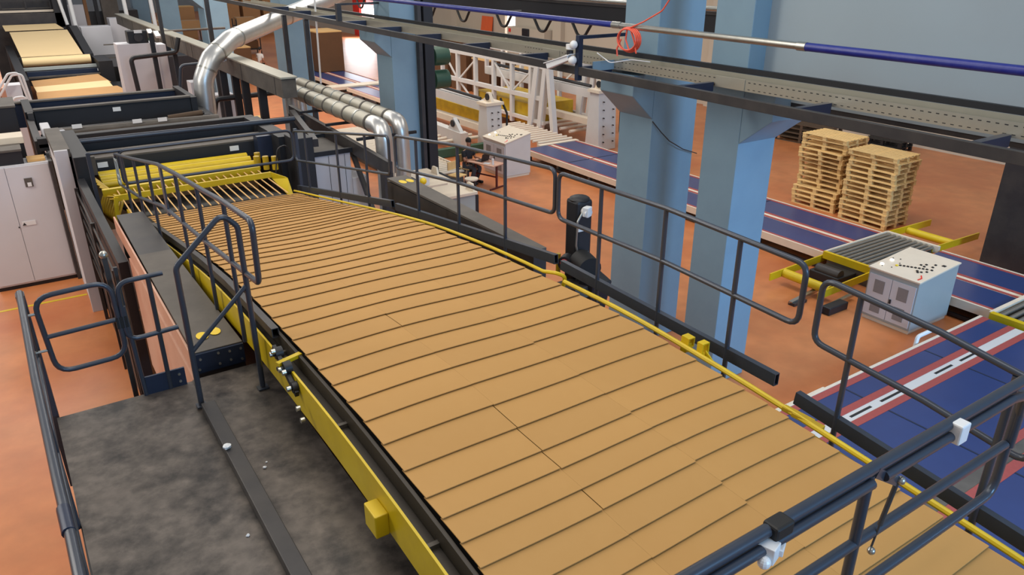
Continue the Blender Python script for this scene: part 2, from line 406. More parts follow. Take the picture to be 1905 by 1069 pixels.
for k, (top, dz, posts, desc) in LOOPS.items():
    x = 4.30
    rt = thing('railing', 'slate ' + desc, 'railing', (x, top[0][0], P(top[0][0])))
    pts = [(x, y, z) for y, z in top] + [(x, y, z - dz) for y, z in reversed(top)]
    tube_part('rail_loop', pts, rt, .0215, .09, True)
    def ztop(y):
        for (a, za), (b, zb) in zip(top, top[1:]):
            if y <= b: return za + (zb - za) * (y - a) / (b - a)
        return top[-1][1]
    for y in posts:
        post(rt, x, y, P(y) - .30, ztop(y)); MB().box(4.045, 4.30, y-.02, y+.02, P(y)-.29, P(y)-.25).build('bracket', 'rail', rt)
def toe(pa, pb, label, cat='kick rail'):
    o = MB().hollow(pa, pb, .05, .10, .006).build('kick_rail', 'rail'); tag(o, label, cat, None)
toe(PX(556,349,4.31), PX(731,379,4.31), 'slate square kick rail at the far end, below the farthest right railing')
toe(PX(738,384,4.31), PX(1035,482,4.31), 'slate square kick rail ending at the black motor mast')
toe(PX(1046,492,4.31), PX(1445,706,4.31), 'long slate square kick rail crossing the feet of the twin columns')
toe(PX(1482,738,4.31), (4.31, .9, 3.30), 'slate square kick rail over the blue cross conveyor, lower right')

# rail across the belt at the far end
rt = thing('railing', 'slate railing loop across the belt above the yellow bars', 'railing', (2.5, 14.2, 0))
y = 14.2; pa = PY(160,286,y); pb = PY(541,243,y); pc = PY(541,297,y); pd = PY(232,343,y)
za = (pa.z+pb.z)/2; zc = (pc.z+pd.z)/2
tube_part('rail_loop', [(pd.x,y,zc),(pd.x,y,zc+.20),(pd.x,y,za-.004),(pb.x,y,za),(pb.x,y,zc)], rt, .026, .12, True)
tube_part('rail_bar', [(pa.x,y,za),(pd.x+.06,y,za)], rt, .026)
for x in (pa.x+.02, pb.x+.08): MB().box(x-.03,x+.03,y-.03,y+.03,0,za+.02).build('post', 'rail', rt)

# long inner rail on the left of the belt
xl = 1.32
rt = thing('railing', 'long slate railing along the left edge of the shingled cardboard', 'railing', (xl, 5.5, 0))
top = [(14.1,3.36),(11.8,3.76),(9.62,4.15),(8.5,4.29),(7.19,4.43),(6.37,4.53),(5.50,4.60)]
low = [(14.35,2.78),(11.7,3.20),(9.72,3.60),(7.49,3.84),(6.43,3.97),(5.54,4.08)]
tube_part('rail_loop', [(xl,y,z) for y,z in top] + [(xl,y,z) for y,z in reversed(low)], rt, .0235, .08, True)
for y, z in ((13.2,3.50),(11.8,3.75),(10.49,3.98),(8.5,4.28),(7.42,4.40),(6.37,4.52)): post(rt, xl, y, P(y)-.28, z)
MB().box(xl-.012,xl+.012,9.38,9.50,3.57,4.16).build('joint_plate', 'rail', rt)
mb = MB().bar((xl-.02,14.15,3.33),(xl-.02,14.15,2.86),.02,.02).bar((xl-.02,13.85,3.33),(xl-.02,13.85,2.9),.02,.02)
for z in (3.28,3.0,2.9): mb.bar((xl-.02,14.15,z),(xl-.02,13.85,z),.02,.02)
mb.build('hinge_bracket', 'cab_blue', rt)
o = MB().hollow((1.455,5.80,P(5.8)-.02),(1.455,7.4,P(7.4)-.02),.06,.085,.007)
for a, b in [(7.4,8.6),(8.6,10.0),(10.0,12.2)]: o.bar((1.455,a,P(a)-.02),(1.455,b,P(b)-.02),.06,.085)
tag(o.build('kick_rail', 'steel_dark'), 'dark square kick rail on the left edge of the cardboard, open end towards the camera', 'kick rail')

# sloping end frame on the deck
rt = thing('railing', 'slate end frame with a sloping top bar and a diagonal brace', 'railing', (1.0, 5.93, 2.95))
y = 5.93
tube_part('rail_loop', [(.80,y,2.95),(.805,y,4.20),(1.20,y,4.56),(1.31,y,4.44),(1.315,y,2.97)], rt, .0235, .09)
tube_part('brace', [(.81,y,3.46),(1.31,y,3.93)], rt, .019)
MB().box(.76,.84,y-.04,y+.04,2.945,2.957).build('foot_plate', 'rail', rt); MB().box(1.27,1.36,y-.04,y+.04,2.945,2.957).build('foot_plate', 'rail', rt)

# small frame and swing gate on the deck's far edge
y = 6.40
rt = thing('railing', 'small slate rail frame with two posts on the far edge of the deck', 'railing', (.5, y, 2.93))
tube_part('rail_loop', [(.76,y,4.0),(.41,y,3.99),(.40,y,3.47),(.80,y,3.49)], rt, .021, .10)
MB().cyl((.445,y,2.93),(.42,y,3.78), .02, 10).build('post','rail',rt,smooth=True)
MB().cyl((.645,y,2.90),(.645,y,3.99), .02, 10).build('post','rail',rt,smooth=True)
MB().box(.46,.78,y-.01,y+.01,2.93,3.10).build('foot_plate','navy',rt)
mb = MB()
for z in (2.98,3.05): mb.cyl((.73,y-.01,z),(.73,y-.02,z),.012,8)
mb.build('bolt','steel',rt)
rt = thing('swing_gate', 'slate swing gate of bent tube over the gap beside the deck', 'gate', (-.18, y, 3.0))
tube_part('gate_loop', [(-.175,y,4.0),(.36,y,4.02),(.375,y,3.35),(-.14,y,3.335)], rt, .021, .13, True)
tube_part('mid_bar', [(-.165,y,3.66),(.37,y,3.68)], rt, .019)
for z in (3.87,3.55): MB().cyl((-.26,y,z),(-.15,y,z),.012,8).sphere((-.26,y,z),.018).build('hinge','steel',rt,smooth=True)
MB().cyl((-.235,y,3.50),(-.235,y,3.9),.007,8).build('spring','steel_dark',rt)
MB().box(.345,.43,y-.02,y+.02,3.60,3.70).build('latch','rubber',rt)
rt = thing('gate_post', 'dark twin post standing between the swing gate and small rail frame', 'post', (.40, 6.62, 2.0))
MB().box(.36,.40,6.60,6.64,.0,4.16).build('post','steel_dark',rt); MB().box(.425,.455,6.60,6.63,.0,4.05).build('post','steel_dark',rt)
MB().sphere((.38,6.62,4.17),.035).build('cap','steel',rt,smooth=True)

# outer rail of the deck, running towards the camera
xo = -.225
rt = thing('railing', 'slate outer handrail along the far left edge of the deck', 'railing', (xo, 6.5, 2.9))
tube_part('top_rail', [(-.25,6.58,4.0),(-.235,5.0,4.0),(-.21,3.8,4.0),(-.195,3.3,4.0),(-.18,2.4,4.0)], rt, .026)
tube_part('mid_rail', [(-.25,6.5,3.5),(-.235,5.0,3.5),(-.21,3.8,3.5),(-.195,3.3,3.5),(-.18,2.4,3.5)], rt, .02)
MB().box(-.28,-.22,6.50,6.60,2.2,4.0).build('post','rail',rt)
for yy, xx in ((4.9,-.235),(3.55,-.205)): MB().cyl((xx,yy,2.9),(xx,yy,4.0),.02,10).build('post','rail',rt,smooth=True)
MB().cyl((-.206,3.55,4.0),(-.200,3.35,4.0),.031,12).build('coupling','navy',rt,smooth=True)

# ================================================================= DECK
deck = thing('walkway_deck', 'worn dark steel walkway deck left of the conveyor', 'deck', (.6, 4, 2.5))
mb = MB().prism([(-.235,6.42,2.90),(.42,6.42,2.90),(.83,6.42,2.90),(.83,1.2,2.90),(-.16,1.2,2.90)],(0,0,.03)); mb.build('deck_plate','deck',deck)
MB().prism([(.83,6.42,2.905),(1.47,6.42,2.905),(1.47,1.2,2.905),(.83,1.2,2.905)],(0,0,.035)).build('deck_plate','deck',deck)
MB().box(.785,.895,1.2,5.84,2.932,3.02).build('edge_bar','steel_dark',deck,bevel=.006)
mb = MB().box(-.235,1.345,6.34,6.42,2.70,2.90).box(1.38,1.46,1.2,6.34,2.72,2.90).box(-.22,-.14,1.2,6.34,2.72,2.90); mb.build('frame','steel_dark',deck)
for x, y in ((-.15,6.3),(1.2,6.3),(-.12,2.2),(1.2,2.2)): MB().box(x-.05,x+.05,y-.05,y+.05,0,2.72).build('leg','steel_dark',deck)
def paper(x, y, z, r, label):
    random.seed(int(x*1000)); mb = MB().sphere((x,y,z+r*.6), r, (1,.85,.65), 9, 6)
    for v in mb.v: v += Vector((random.uniform(-1,1),random.uniform(-1,1),random.uniform(-.5,.5)))*r*.25; v.z = max(v.z, z)
    tag(mb.build('paper_scrap','plastic'), label, 'paper scrap', None)
paper(.80,5.08,3.02,.032,'crumpled white paper scrap lying on the raised edge bar of the deck')
paper(.99,4.80,2.94,.014,'small white paper scrap on the right deck plate, farther one')
paper(1.02,4.86,2.94,.008,'tiny white paper crumb beside the small scrap on the right deck plate')
paper(.685,4.16,2.93,.013,'small white paper scrap on the left deck plate near the edge bar')

# box beam with yellow stickers left of the belt
bm = thing('box_beam', 'dark box beam with salmon side and yellow stickers beyond the deck', 'beam', (1.1, 9, 2))
MB().prism([(.90,6.55,3.10),(1.33,6.55,3.10),(1.27,11.45,3.02),(.93,11.45,3.02)],(0,0,.03)).build('top_plate','dust',bm)
MB().prism([(.90,6.55,2.5),(1.33,6.55,2.5),(1.27,11.45,2.5),(.93,11.45,2.5)],(0,0,.58)).build('body','steel_dark',bm)
MB().box(.88,.90,6.56,11.4,2.86,3.08).build('side_strip','salmon',bm)
MB().box(.86,.885,6.56,10.2,1.3,2.86).build('side_panel','salmon',bm)
MB().box(.90,1.33,6.52,6.55,2.93,3.12).build('end_plate','navy',bm)
mb = MB()
for x, z in ((.94,3.07),(1.10,3.09),(1.2,3.08),(1.30,3.08),(1.10,2.98),(1.2,2.99),(1.30,2.97),(.92,2.97)): mb.cyl((x,6.52,z),(x,6.508,z),.012,8)
mb.build('bolt','steel',bm)
for x, y in ((1.045,6.86),(1.165,6.90),(1.03,11.15),(1.15,11.22)):
    mb = MB(); mb.prism([(x+.055*math.cos(a*R(20)),y+.085*math.sin(a*R(20)),3.131 - (.073*(y-6.55)/4.9 if y>8 else 0)) for a in range(18)],(0,0,.003)); mb.build('sticker','lamp_yellow',bm)
rb = thing('box_beam', 'dark dusty box beam with two yellow stickers right of the belt', 'beam', (4.85, 8, 2))
A = PX(716,335,4.62); B = PX(1040,482,4.62)
zt = 3.30
MB().prism([(4.64,10.5,zt-.06),(4.96,10.5,zt-.06),(4.82,6.55,zt),(4.64,6.55,zt)],(0,0,.03)).build('top_plate','dust',rb)
MB().prism([(4.64,10.5,zt-.5),(4.96,10.5,zt-.5),(4.82,6.55,zt-.42),(4.64,6.55,zt-.42)],(0,0,.42)).build('body','steel_dark',rb)
for x in (4.74,4.86):
    mb = MB(); mb.prism([(x+.05*math.cos(a*R(20)),10.15+.1*math.sin(a*R(20)),zt-.024) for a in range(18)],(0,0,.003)); mb.build('sticker','lamp_yellow',rb)
for y in (10.3, 6.8):
    MB().box(4.68,4.80,y-.07,y+.07,0,zt-.45).build('leg','steel_dark',rb)
# foreground gate across the near end
y = 1.27
rt = thing('swing_gate', 'big slate tube gate crossing the cardboard at the lower right', 'gate', (2.5, y, 3.4))
tube_part('top_bar', [(1.24,y,4.50),(3.86,y,4.50)], rt, .0255, n=12)
tube_part('support_bar', [(1.24,y-.022,4.450),(2.575,y-.022,4.450)], rt, .0235, n=12)
tube_part('support_bar', [(2.66,y-.022,4.450),(3.72,y-.022,4.450),(3.86,y-.022,4.42),(3.90,y-.01,4.30),(3.90,y-.01,4.10)], rt, .0235, .06, n=12)
tube_part('gate_loop', [(1.24,y,4.115),(3.87,y,4.115)], rt, .0235, n=12)
tube_part('gate_loop', [(1.24,y,3.80),(3.90,y,3.80),(3.90,y,4.42)], rt, .0235, .10, n=12)
MB().cyl((2.60,y,P(y)),(2.585,y,4.48),.0235,12).build('post','rail',rt,smooth=True)
MB().cyl((1.24,y,2.94),(1.24,y,4.52),.0235,12).build('post','rail',rt,smooth=True)
MB().cyl((4.295,1.45,P(1.45)-.2),(4.295,1.45,4.29),.0235,12).build('post','rail',rt,smooth=True)
MB().bar((2.60,y-.02,4.49),(2.80,y-.02,4.36),.012,.045).build('lever','rail',rt)
mb = MB().cyl((2.79,y-.02,4.37),(2.73,y-.02,4.16),.011,10).cyl((2.73,y-.02,4.16),(2.70,y-.02,4.04),.005,8); mb.build('gas_strut','steel_dark',rt,smooth=True)
mb = MB().sphere((2.795,y-.03,4.375),.02).sphere((2.69,y-.03,4.045),.018); mb.build('strut_joint','steel',rt,smooth=True)
MB().obox((3.20,y-.028,4.47),.075,.075,.10).build('tape_wrap','plastic',rt,bevel=.008)
mb = MB().obox((1.93,y-.03,4.44),.06,.07,.07,rz=.3).obox((1.99,y-.04,4.43),.07,.03,.03,rz=.5).sphere((1.89,y-.05,4.42),.025); mb.build('clamp','plastic',rt,bevel=.004)
MB().obox((2.0,y-.01,4.50),.10,.07,.06).build('sleeve','rubber',rt,bevel=.01)
# ================================================================= OVERHEAD FRAME, TRAY, PIPES
fr = thing('overhead_frame', 'long dark overhead ladder frame carrying the perforated cable tray', 'frame', (7.4, 5, 4.7))
ZO = lambda y: .0068 * (y - 5.4)
MB().bar((7.4,-2,4.78+ZO(-2)),(7.4,34,4.78+ZO(34)),.07,.12).build('outer_beam', 'steel_dark', fr, bevel=.004)
CY = [-.4, 1.5, 3.40, 5.38, 7.20, 9.30, 11.0, 12.9, 14.87, 16.79, 18.8, 20.8, 22.8, 24.8]
for y in CY: MB().box(7.44, 8.02, y-.04, y+.04, 4.72+ZO(y), 4.84+ZO(y)).build('cross_beam', 'navy', fr)
for y in (19.0, 21.5, 23.4): MB().box(7.34, 7.46, y-.06, y+.06, 0 if y > 20 else 4.93, 4.82 if y > 20 else 5.34).build('post', 'steel_dark', fr)
MB().box(7.36,7.44,9.28,9.36,4.66,5.32).build('post','navy',fr); MB().bar((7.4,9.32,5.29),(8.3,9.32,5.29),.05,.05).build('bracket','navy',fr)
MB().bar((7.4,19.0,5.32),(8.5,19.0,5.32),.05,.05).build('bracket','steel_dark',fr)
MB().bar((7.62,9.25,4.86),(8.5,9.25,4.86),.02,.14).build('bracket','column',fr)
tr = thing('cable_tray', 'perforated grey cable tray running along the overhead frame', 'cable tray', (8.08, 5, 4.79))
MB().box(8.04, 8.05, -2, 30, 4.795, 4.945).build('tray_side', 'duct_grey', tr)
MB().box(8.05, 8.34, -2, 30, 4.795, 4.80).build('tray_floor', 'duct_grey', tr)
mb = MB()
for i in range(150):
    y = -1 + i * .085
    mb.box(8.0385, 8.041, y, y+.035, 4.905, 4.915)
    mb.box(8.0385, 8.041, y, y+.035, 4.82, 4.828)
mb.build('perforation', 'black', tr)['kind'] = 'stuff'
for y in (3.0, 6.9, 10.9): MB().box(8.03,8.041,y-.25,y+.25,4.80,4.94).build('splice_plate','duct_grey',tr)
MB().box(8.33,8.34,-2,30,4.80,4.96).build('tray_side','duct_grey',tr)
MB().box(8.36,8.42,-2,24,4.96,5.03).build('conduit','black',tr)
pp = thing('pipe', 'long overhead pipe, blue at both ends and bare metal in the middle', 'pipe', (7.75, 8, 5.45))
MB().cyl((7.75,8.98,5.48),(7.75,19.5,5.50),.044,14).build('blue_section','pipe_blue',pp,smooth=True)
MB().cyl((7.75,-1,5.44),(7.75,5.66,5.46),.048,14).build('blue_section','pipe_blue',pp,smooth=True)
MB().cyl((7.75,5.6,5.46),(7.75,9.0,5.48),.042,14).build('steel_section','steel',pp,smooth=True)
MB().cyl((7.75,5.60,5.46),(7.75,5.72,5.46),.052,14).build('coupling','steel',pp,smooth=True); MB().cyl((7.75,8.80,5.48),(7.75,8.98,5.48),.05,14).build('coupling','steel',pp,smooth=True)
for y in (2.0, 12.5): MB().cyl((7.75,y,5.46),(8.5,y+.01,5.46),.02,8).build('bracket','steel_dark',pp)
hs = thing('hose', 'coiled orange-red hose hanging from the overhead pipe', 'hose', (7.7, 8.5, 5.3))
mb = MB()
for k in range(4):
    pts = [(7.66+.02*k, 8.56+(.20+.012*k)*math.cos(a*R(15)), 5.305+(.145+.01*k)*math.sin(a*R(15))) for a in range(24)]
    mb.tube(pts, .0115, 8, True)
mb.build('coil','hose',hs,smooth=True)
mb = MB().tube(fillet([(7.67,8.57,5.46),(7.68,8.60,5.3),(7.68,8.52,5.17)],.05),.0115,8)
mb.tube(fillet([(7.67,8.50,5.45),(7.68,8.42,5.3),(7.68,8.36,5.13)],.05),.0115,8).tube(fillet([(7.68,8.7,5.3),(7.66,8.76,5.16),(7.66,8.74,5.06)],.04),.0115,8); mb.build('loose_end','hose',hs,smooth=True)
MB().tube(fillet([(7.68,8.52,5.47),(7.72,8.3,5.56),(7.8,8.02,5.72),(7.82,7.85,5.95),(7.82,7.7,6.5)],.2),.011,8).build('feed_line','hose',hs,smooth=True)
cm = thing('security_camera', 'white bullet security camera on the overhead frame post', 'camera', (7.3, 9.4, 5.0))
MB().sphere((7.30,9.33,5.19),.062).build('junction_box','plastic',cm,smooth=True)
MB().cyl((7.31,9.42,5.12),(7.31,9.42,5.19),.07,14).build('mount','plastic',cm,smooth=True)
MB().cyl((7.31,9.43,5.04),(7.31,9.43,5.10),.052,12).build('collar','black',cm,smooth=True)
MB().sphere((7.31,9.36,4.96),.068).build('joint','plastic',cm,smooth=True)
mb = MB().bar((7.30,9.42,5.0),(7.22,9.86,4.83),.10,.095); mb.build('camera_body','plastic',cm,bevel=.012)
MB().bar((7.30,9.36,5.05),(7.205,9.90,4.875),.12,.012).build('sun_shield','plastic',cm)
tag(MB().tube(fillet([(7.72,9.28,5.05),(7.75,9.0,4.93),(8.0,8.8,4.98),(8.1,8.5,4.97)],.1),.008,6).build('cable','plastic',smooth=True),'thin pale cable looping from the camera to the cable tray','cable')
tag(MB().tube(fillet([PY(1214,226,8.74),PY(1222,236,8.73)],.2)+fillet([PY(1230,246,8.7),PY(1245,262,8.7),PY(1270,277,8.7),PY(1296,285,8.7)],.2),.009,6).build('cable','steel_dark',smooth=True),'thin dark cable drooping across the left twin column','cable')
gd = thing('crane_rail', 'dark crane girder under the roof with black cable loops', 'girder', (12, 20, 5.0))
MB().box(11.9,12.1,1,70,5.02,5.36).build('girder','black',gd); MB().box(11.85,12.15,1,70,5.36,5.42).build('rail','steel_dark',gd)
MB().cyl((11.82,1,5.48),(11.82,70,5.48),.05,10).build('conduit','steel',gd,smooth=True)
for y in (14.8,16.4,18.2,20.4,22.5,25,28):
    MB().tube(fillet([(11.8,y-.45,5.06),(11.8,y-.12,4.66),(11.8,y+.12,4.66),(11.8,y+.45,5.06)],.2),.035,8).build('cable_loop','rubber',gd,smooth=True)
ch = thing('cable_channel', 'tall dark cable channels fixed to the column by the press', 'cable channel', (9.4, 18.3, 0))
MB().box(9.20,9.30,18.22,18.39,0,8).build('channel','steel_dark',ch); MB().box(9.34,9.60,18.16,18.39,0,8).build('channel','black',ch)
mb = MB()
for z in (6.2,6.3,6.0): mb.cyl((9.45,18.16,z),(9.45,18.14,z),.03,8)
mb.build('bolt','steel',ch)
mb = MB()
tag(MB().cyl(PX(583,-30,8.2),PX(597,155,8.2),.028,10).build('lamp_pole','plastic',smooth=True),'thin white hanging pole in front of the brown board stack','pole')

# ================================================================= FLOOR CONVEYORS (blue)
def ycv(x0, x1, y0, y1, label, z=.4, tw=None):
    c = thing('belt_conveyor', label, 'conveyor', ((x0+x1)/2, (y0+y1)/2, 0))
    w = x1 - x0; xc = x0 + w * .5
    MB().box(x0, x0+.05, y0, y1, z-.16, z+.012).build('side_rail','cream',c); MB().box(x1-.05, x1, y0, y1, z-.16, z+.012).build('side_rail','cream',c)
    for a, b in ((x0+.05, xc-.17), (xc+.17, x1-.05)): MB().box(a, b, y0, y1, z-.05, z).build('belt','blue_belt',c)
    MB().box(xc-.17, xc+.17, y0, y1, z-.05, z-.004).build('centre_strip','cream' if tw is None else tw,c)
    for a in (x0+.06, xc-.15, xc+.07, x1-.14): MB().box(a, a+.08, y0, y1, z-.003, z+.006).build('red_strip','red',c)
    MB().box(x0+.06, x1-.06, y0+.1, y1-.1, z-.17, z-.06).build('frame','dust',c)
    n = max(2, int((y1-y0)/1.6))
    for y in ys(y0+.2, y1-.2, n):
        MB().box(x0+.08, x0+.18, y-.05, y+.05, 0, z-.17).build('leg','dust',c); MB().box(x1-.18, x1-.08, y-.05, y+.05, 0, z-.17).build('leg','dust',c)
    mb = MB().box(x0+.02, x0+.06, y0, y1, .03, .10); mb.build('floor_rail','black',c)
    return c
a = ycv(14.33, 16.67, 9.15, 20.9, 'long blue belt conveyor behind the twin columns, beside the pallets')
for y in (12.35, 15.6, 18.6): MB().box(14.39, 16.6, y, y+.03, .398, .4065).build('belt_joint','navy',a)
ycv(14.33, 16.67, 5.55, 7.75, 'blue belt conveyor beside the grey control console')
ycv(14.33, 16.67, 31.5, 36.6, 'distant blue belt conveyor nearer the camera than the board stack')
ycv(14.33, 16.67, 37.6, 46.5, 'distant blue belt conveyor under the tall brown board stack')
o = MB().box(13.6,19.2,36.7,37.5,.3,.46).box(13.8,14.0,36.8,37.4,0,.3).box(18.8,19.0,36.8,37.4,0,.3).build('transfer_table','cream',bevel=.01); o2 = None; tag(o,'cream transfer table crossing between two distant blue conveyors','table')
# blue cross conveyor
cc = thing('belt_conveyor', 'wide blue cross conveyor at the lower right with red ribbed strips', 'conveyor', (9, 4, 0))
xa, xb, z = 4.9, 13.95, .4
MB().box(xa, xb, 5.52, 5.57, z-.22, z+.015).build('side_rail','cream',cc)
MB().box(7.2, 9.4, 5.57, 5.60, .0, z+.01).build('side_panel','cream',cc)
MB().box(9.4, 12.6, 5.56, 5.58, .05, z-.02).build('side_panel','dust',cc)
bands = [(5.52,5.40,'red'),(5.40,5.08,'blue_belt'),(5.08,4.96,'red'),(4.96,4.80,'white'),(4.80,4.68,'red'),(4.68,3.38,'blue_belt'),(3.38,3.26,'red'),(3.26,3.10,'dust'),(3.10,2.96,'red'),(2.96,1.9,'blue_belt'),(1.9,1.78,'red'),(1.78,1.6,'cream')]
nm = {'dust':'centre_strip','red':'red_strip','blue_belt':'belt','white':'centre_strip','cream':'centre_strip'}
for y1, y0, m in bands: MB().box(xa, xb, y0, y1, z-.06, z+(.006 if m=='red' else 0)).build(nm[m], m, cc)
for y1, y0 in ((5.40,5.08),(4.68,3.38),(2.96,1.9)):
    for x in (7.4, 9.62, 11.82): MB().box(x, x+.03, y0, y1, z-.01, z+.004).build('belt_joint','navy',cc)
for x in (9.64, 11.84):
    MB().box(x-.62,x-.12,4.86,4.90,z,z+.003).build('slot','black',cc)
    MB().box(x+.12,x+.62,4.86,4.90,z,z+.003).build('slot','black',cc)
MB().box(xa+.1, xb-.1, 1.7, 5.5, z-.18, z-.07).build('frame','dust',cc)
for x in ys(5.3, 13.6, 5):
    for y in (1.9, 5.35): MB().box(x-.05,x+.05,y-.05,y+.05,0,z-.18).build('leg','dust',cc)
MB().tube(fillet([(11.95,5.62,.30),(12.05,5.66,.48),(12.6,5.64,.50),(12.7,5.60,.36)],.1),.035,8).build('hose_guard','plastic',cc,smooth=True)

# roller tables
def rollers(c, x0, x1, y0, y1, z, n, along, r=.045, m='steel'):
    for i in range(n):
        t = (i + .5) / n
        if along == 'x': y = y0 + (y1-y0)*t; mb = MB().cyl((x0,y,z-r),(x1,y,z-r),r,10)
        else: x = x0 + (x1-x0)*t; mb = MB().cyl((x,y0,z-r),(x,y1,z-r),r,10)
        mb.build('roller', m, c, smooth=True)
rt = thing('roller_table', 'steel roller transfer table with yellow arms beside the control console', 'roller table', (15.5, 8.5, 0))
rollers(rt, 14.33, 16.6, 7.90, 9.05, .47, 9, 'x')
MB().box(14.24,14.32,7.82,9.08,.32,.48).build('end_rail','yellow',rt); MB().box(16.61,16.69,7.82,9.08,.32,.48).build('end_rail','cream',rt)
MB().box(14.3,16.65,9.06,9.10,.34,.475).build('side_rail','cream',rt)
for y in (7.95, 9.12):
    MB().bar((12.55,y,.24),(14.5,y,.30),.03,.16).build('arm','yellow',rt); MB().bar((16.6,y,.36),(18.65,y,.30),.03,.16).build('arm','yellow',rt)
MB().cyl((17.6,8.0,.30),(17.6,9.1,.30),.09,14).build('roller_drum','yellow',rt,smooth=True)
MB().cyl((13.0,8.0,.24),(13.0,9.1,.24),.10,14).build('roller_drum','yellow',rt,smooth=True)
MB().box(13.55,14.2,8.2,8.9,.06,.28).build('motor','black',rt,bevel=.02); MB().cyl((13.7,8.25,.30),(13.7,8.8,.30),.12,14).build('motor_housing','steel_dark',rt,smooth=True)
MB().box(14.3,16.6,7.95,9.0,.0,.36).build('body','dust',rt)
MB().bar((12.2,8.3,.05),(13.2,8.35,.12),.08,.06).build('floor_bracket','steel',rt); MB().bar((12.35,7.75,.05),(13.5,7.78,.12),.08,.06).build('floor_bracket','steel',rt); MB().box(12.2,12.6,8.2,8.35,.0,.06).build('floor_bracket','steel_dark',rt); MB().box(12.4,13.0,7.55,7.75,.0,.16).build('motor_foot','black',rt,bevel=.02)
rt = thing('roller_table', 'steel roller transfer table with yellow edge at the far right of the cross conveyor', 'roller table', (15.4, 4.6, 0))
rollers(rt, 14.15, 16.6, 4.2, 5.4, .48, 8, 'x')
MB().box(14.02,14.14,4.2,5.45,.36,.49).build('end_rail','yellow',rt); MB().box(14.1,16.6,5.42,5.50,.3,.48).build('side_rail','cream',rt); MB().box(14.2,16.5,4.25,5.4,0,.36).build('body','dust',rt)
MB().box(14.04,14.13,4.66,4.70,.49,.493).build('slot','black',rt)

# control consoles
def console(x0, x1, y0, y1, zl, zh, label, m_side, doors=True, seed=1):
    c = thing('control_console', label, 'control cabinet', ((x0+x1)/2, (y0+y1)/2, 0))
    MB().box(x0+.02, x1-.02, y0+.02, y1-.02, 0, .08).build('plinth','cream',c)
    MB().prism([(x0,y0,.07),(x1,y0,.07),(x1,y0,zh-.03),(x0,y0,zl-.03)],(0,y1-y0,0)).build('body',m_side,c,bevel=.008)
    MB().prism([(x0-.03,y0-.02,zl-.03),(x1+.02,y0-.02,zh-.03),(x1+.02,y0-.02,zh),(x0-.03,y0-.02,zl)],(0,y1-y0+.04,0)).build('top_panel','cream',c,bevel=.004)
    def up(t, s, h): return Vector((x0+(x1-x0)*t, y1-(y1-y0)*s, zl+(zh-zl)*t+h))
    if doors:
        ym = (y0+y1)/2
        for a, b in ((y0+.03, ym-.005), (ym+.005, y1-.03)):
            d = MB().box(x0-.018, x0-.001, a, b, .12, zl-.12).build('door','cab',c,bevel=.003)
            w = b - a
            for z0 in (.2, .2+(zl-.3)*.52): MB().box(x0-.023,x0-.018,a+w*.28,b-w*.28,z0,z0+(zl-.35)*.36).build('vent','vent_grey',d)
        MB().box(x0-.04,x0-.018,ym-.05,ym-.02,zl*.5-.05,zl*.5+.03).build('door_lock','black',c)
    rnd = random.Random(seed)
    mb = MB()
    for t, s in ((.30,.36),(.32,.42),(.34,.48),(.36,.54),(.38,.60),(.40,.66),(.42,.72),(.44,.78),(.3,.7),(.5,.68),(.52,.6),(.58,.66),(.46,.86),(.56,.80),(.66,.78),(.30,.78),(.26,.74),(.36,.84)):
        p = up(t, s, .008); mb.obox(p, .035, .035, .02)
    mb.build('push_button','black',c)
    for t, s in ((.16,.10),(.38,.12)):
        p = up(t, s, .014); MB().sphere(p,.038,(1,1,.6)).build('indicator_lamp','pearl',c,smooth=True)
    p = up(.26,.32,.012); MB().sphere(p,.03,(1,1,.6)).build('indicator_lamp','lamp_yellow',c,smooth=True)
    mb = MB()
    for t, s in ((.12,.14),(.16,.30),(.36,.3),(.5,.2),(.46,.08)): mb.obox(up(t,s,.005),.02,.02,.012)
    mb.build('switch','steel_dark',c)
    MB().obox(up(.72,.90,.004),.07,.06,.01).build('nameplate','black',c)
    mb = MB().tube(fillet([up(.2,.86,.004),up(.12,.93,.006),up(.04,.92,.004)],.05),.012,6); mb.build('cable_mark','red_bright',c)
    return c
console(12.92, 14.22, 6.25, 7.22, 1.06, 1.16, 'grey control console with a cream sloping top beside the blue cross conveyor', 'cab_blue')
console(12.55, 13.5, 19.3, 20.6, 1.12, 1.36, 'off-white control console behind the man at the desk', 'white', True, 2)

# pallets
def pallet(label, grp, loc, rz, src=[None], m='wood', w=1.0, l=1.36, h=.132):
    if src[0] is None or m != 'wood':
        t = thing('pallet', label, 'pallet', (0,0,0), grp)
        mb = MB()
        for i in range(7): x = -w/2 + .05 + i*(w-.1)/6; mb.box(x-.045, x+.045, -l/2, l/2, h-.02, h)
        mb.build('deck_boards', m, t)
        for y in (-l/2+.06, 0, l/2-.06):
            mb = MB().box(-w/2, w/2, y-.05, y+.05, h-.036, h-.02)
            for x in (-w/2+.06, 0, w/2-.06): mb.box(x-.05, x+.05, y-.05, y+.05, .018, h-.036)
            mb.build('stringer', m, t)
        mb = MB()
        for i in range(3): x = -w/2 + .06 + i*(w-.12)/2; mb.box(x-.045, x+.045, -l/2, l/2, 0, .018)
        mb.build('base_boards', m, t)
        if m == 'wood': src[0] = t
    else: t = copy_tree(src[0])
    t.location = loc; t.rotation_euler = (0,0,rz); tag(t, label, 'pallet', grp); return t
rp = random.Random(3)
for i in range(14):
    k = 13 - i; pos = 'topmost' if k == 0 else 'lowest' if i == 0 else ordn(k) + ' from the top'
    dx, dy = rp.uniform(-.03,.03), rp.uniform(-.03,.03)
    pallet('light wooden pallet, %s in the right-hand stack nearer the roller table' % pos, 'light wooden pallets in the right-hand stack', (18.42+dx, 10.52+dy, i*.1325), rp.uniform(-.03,.03))
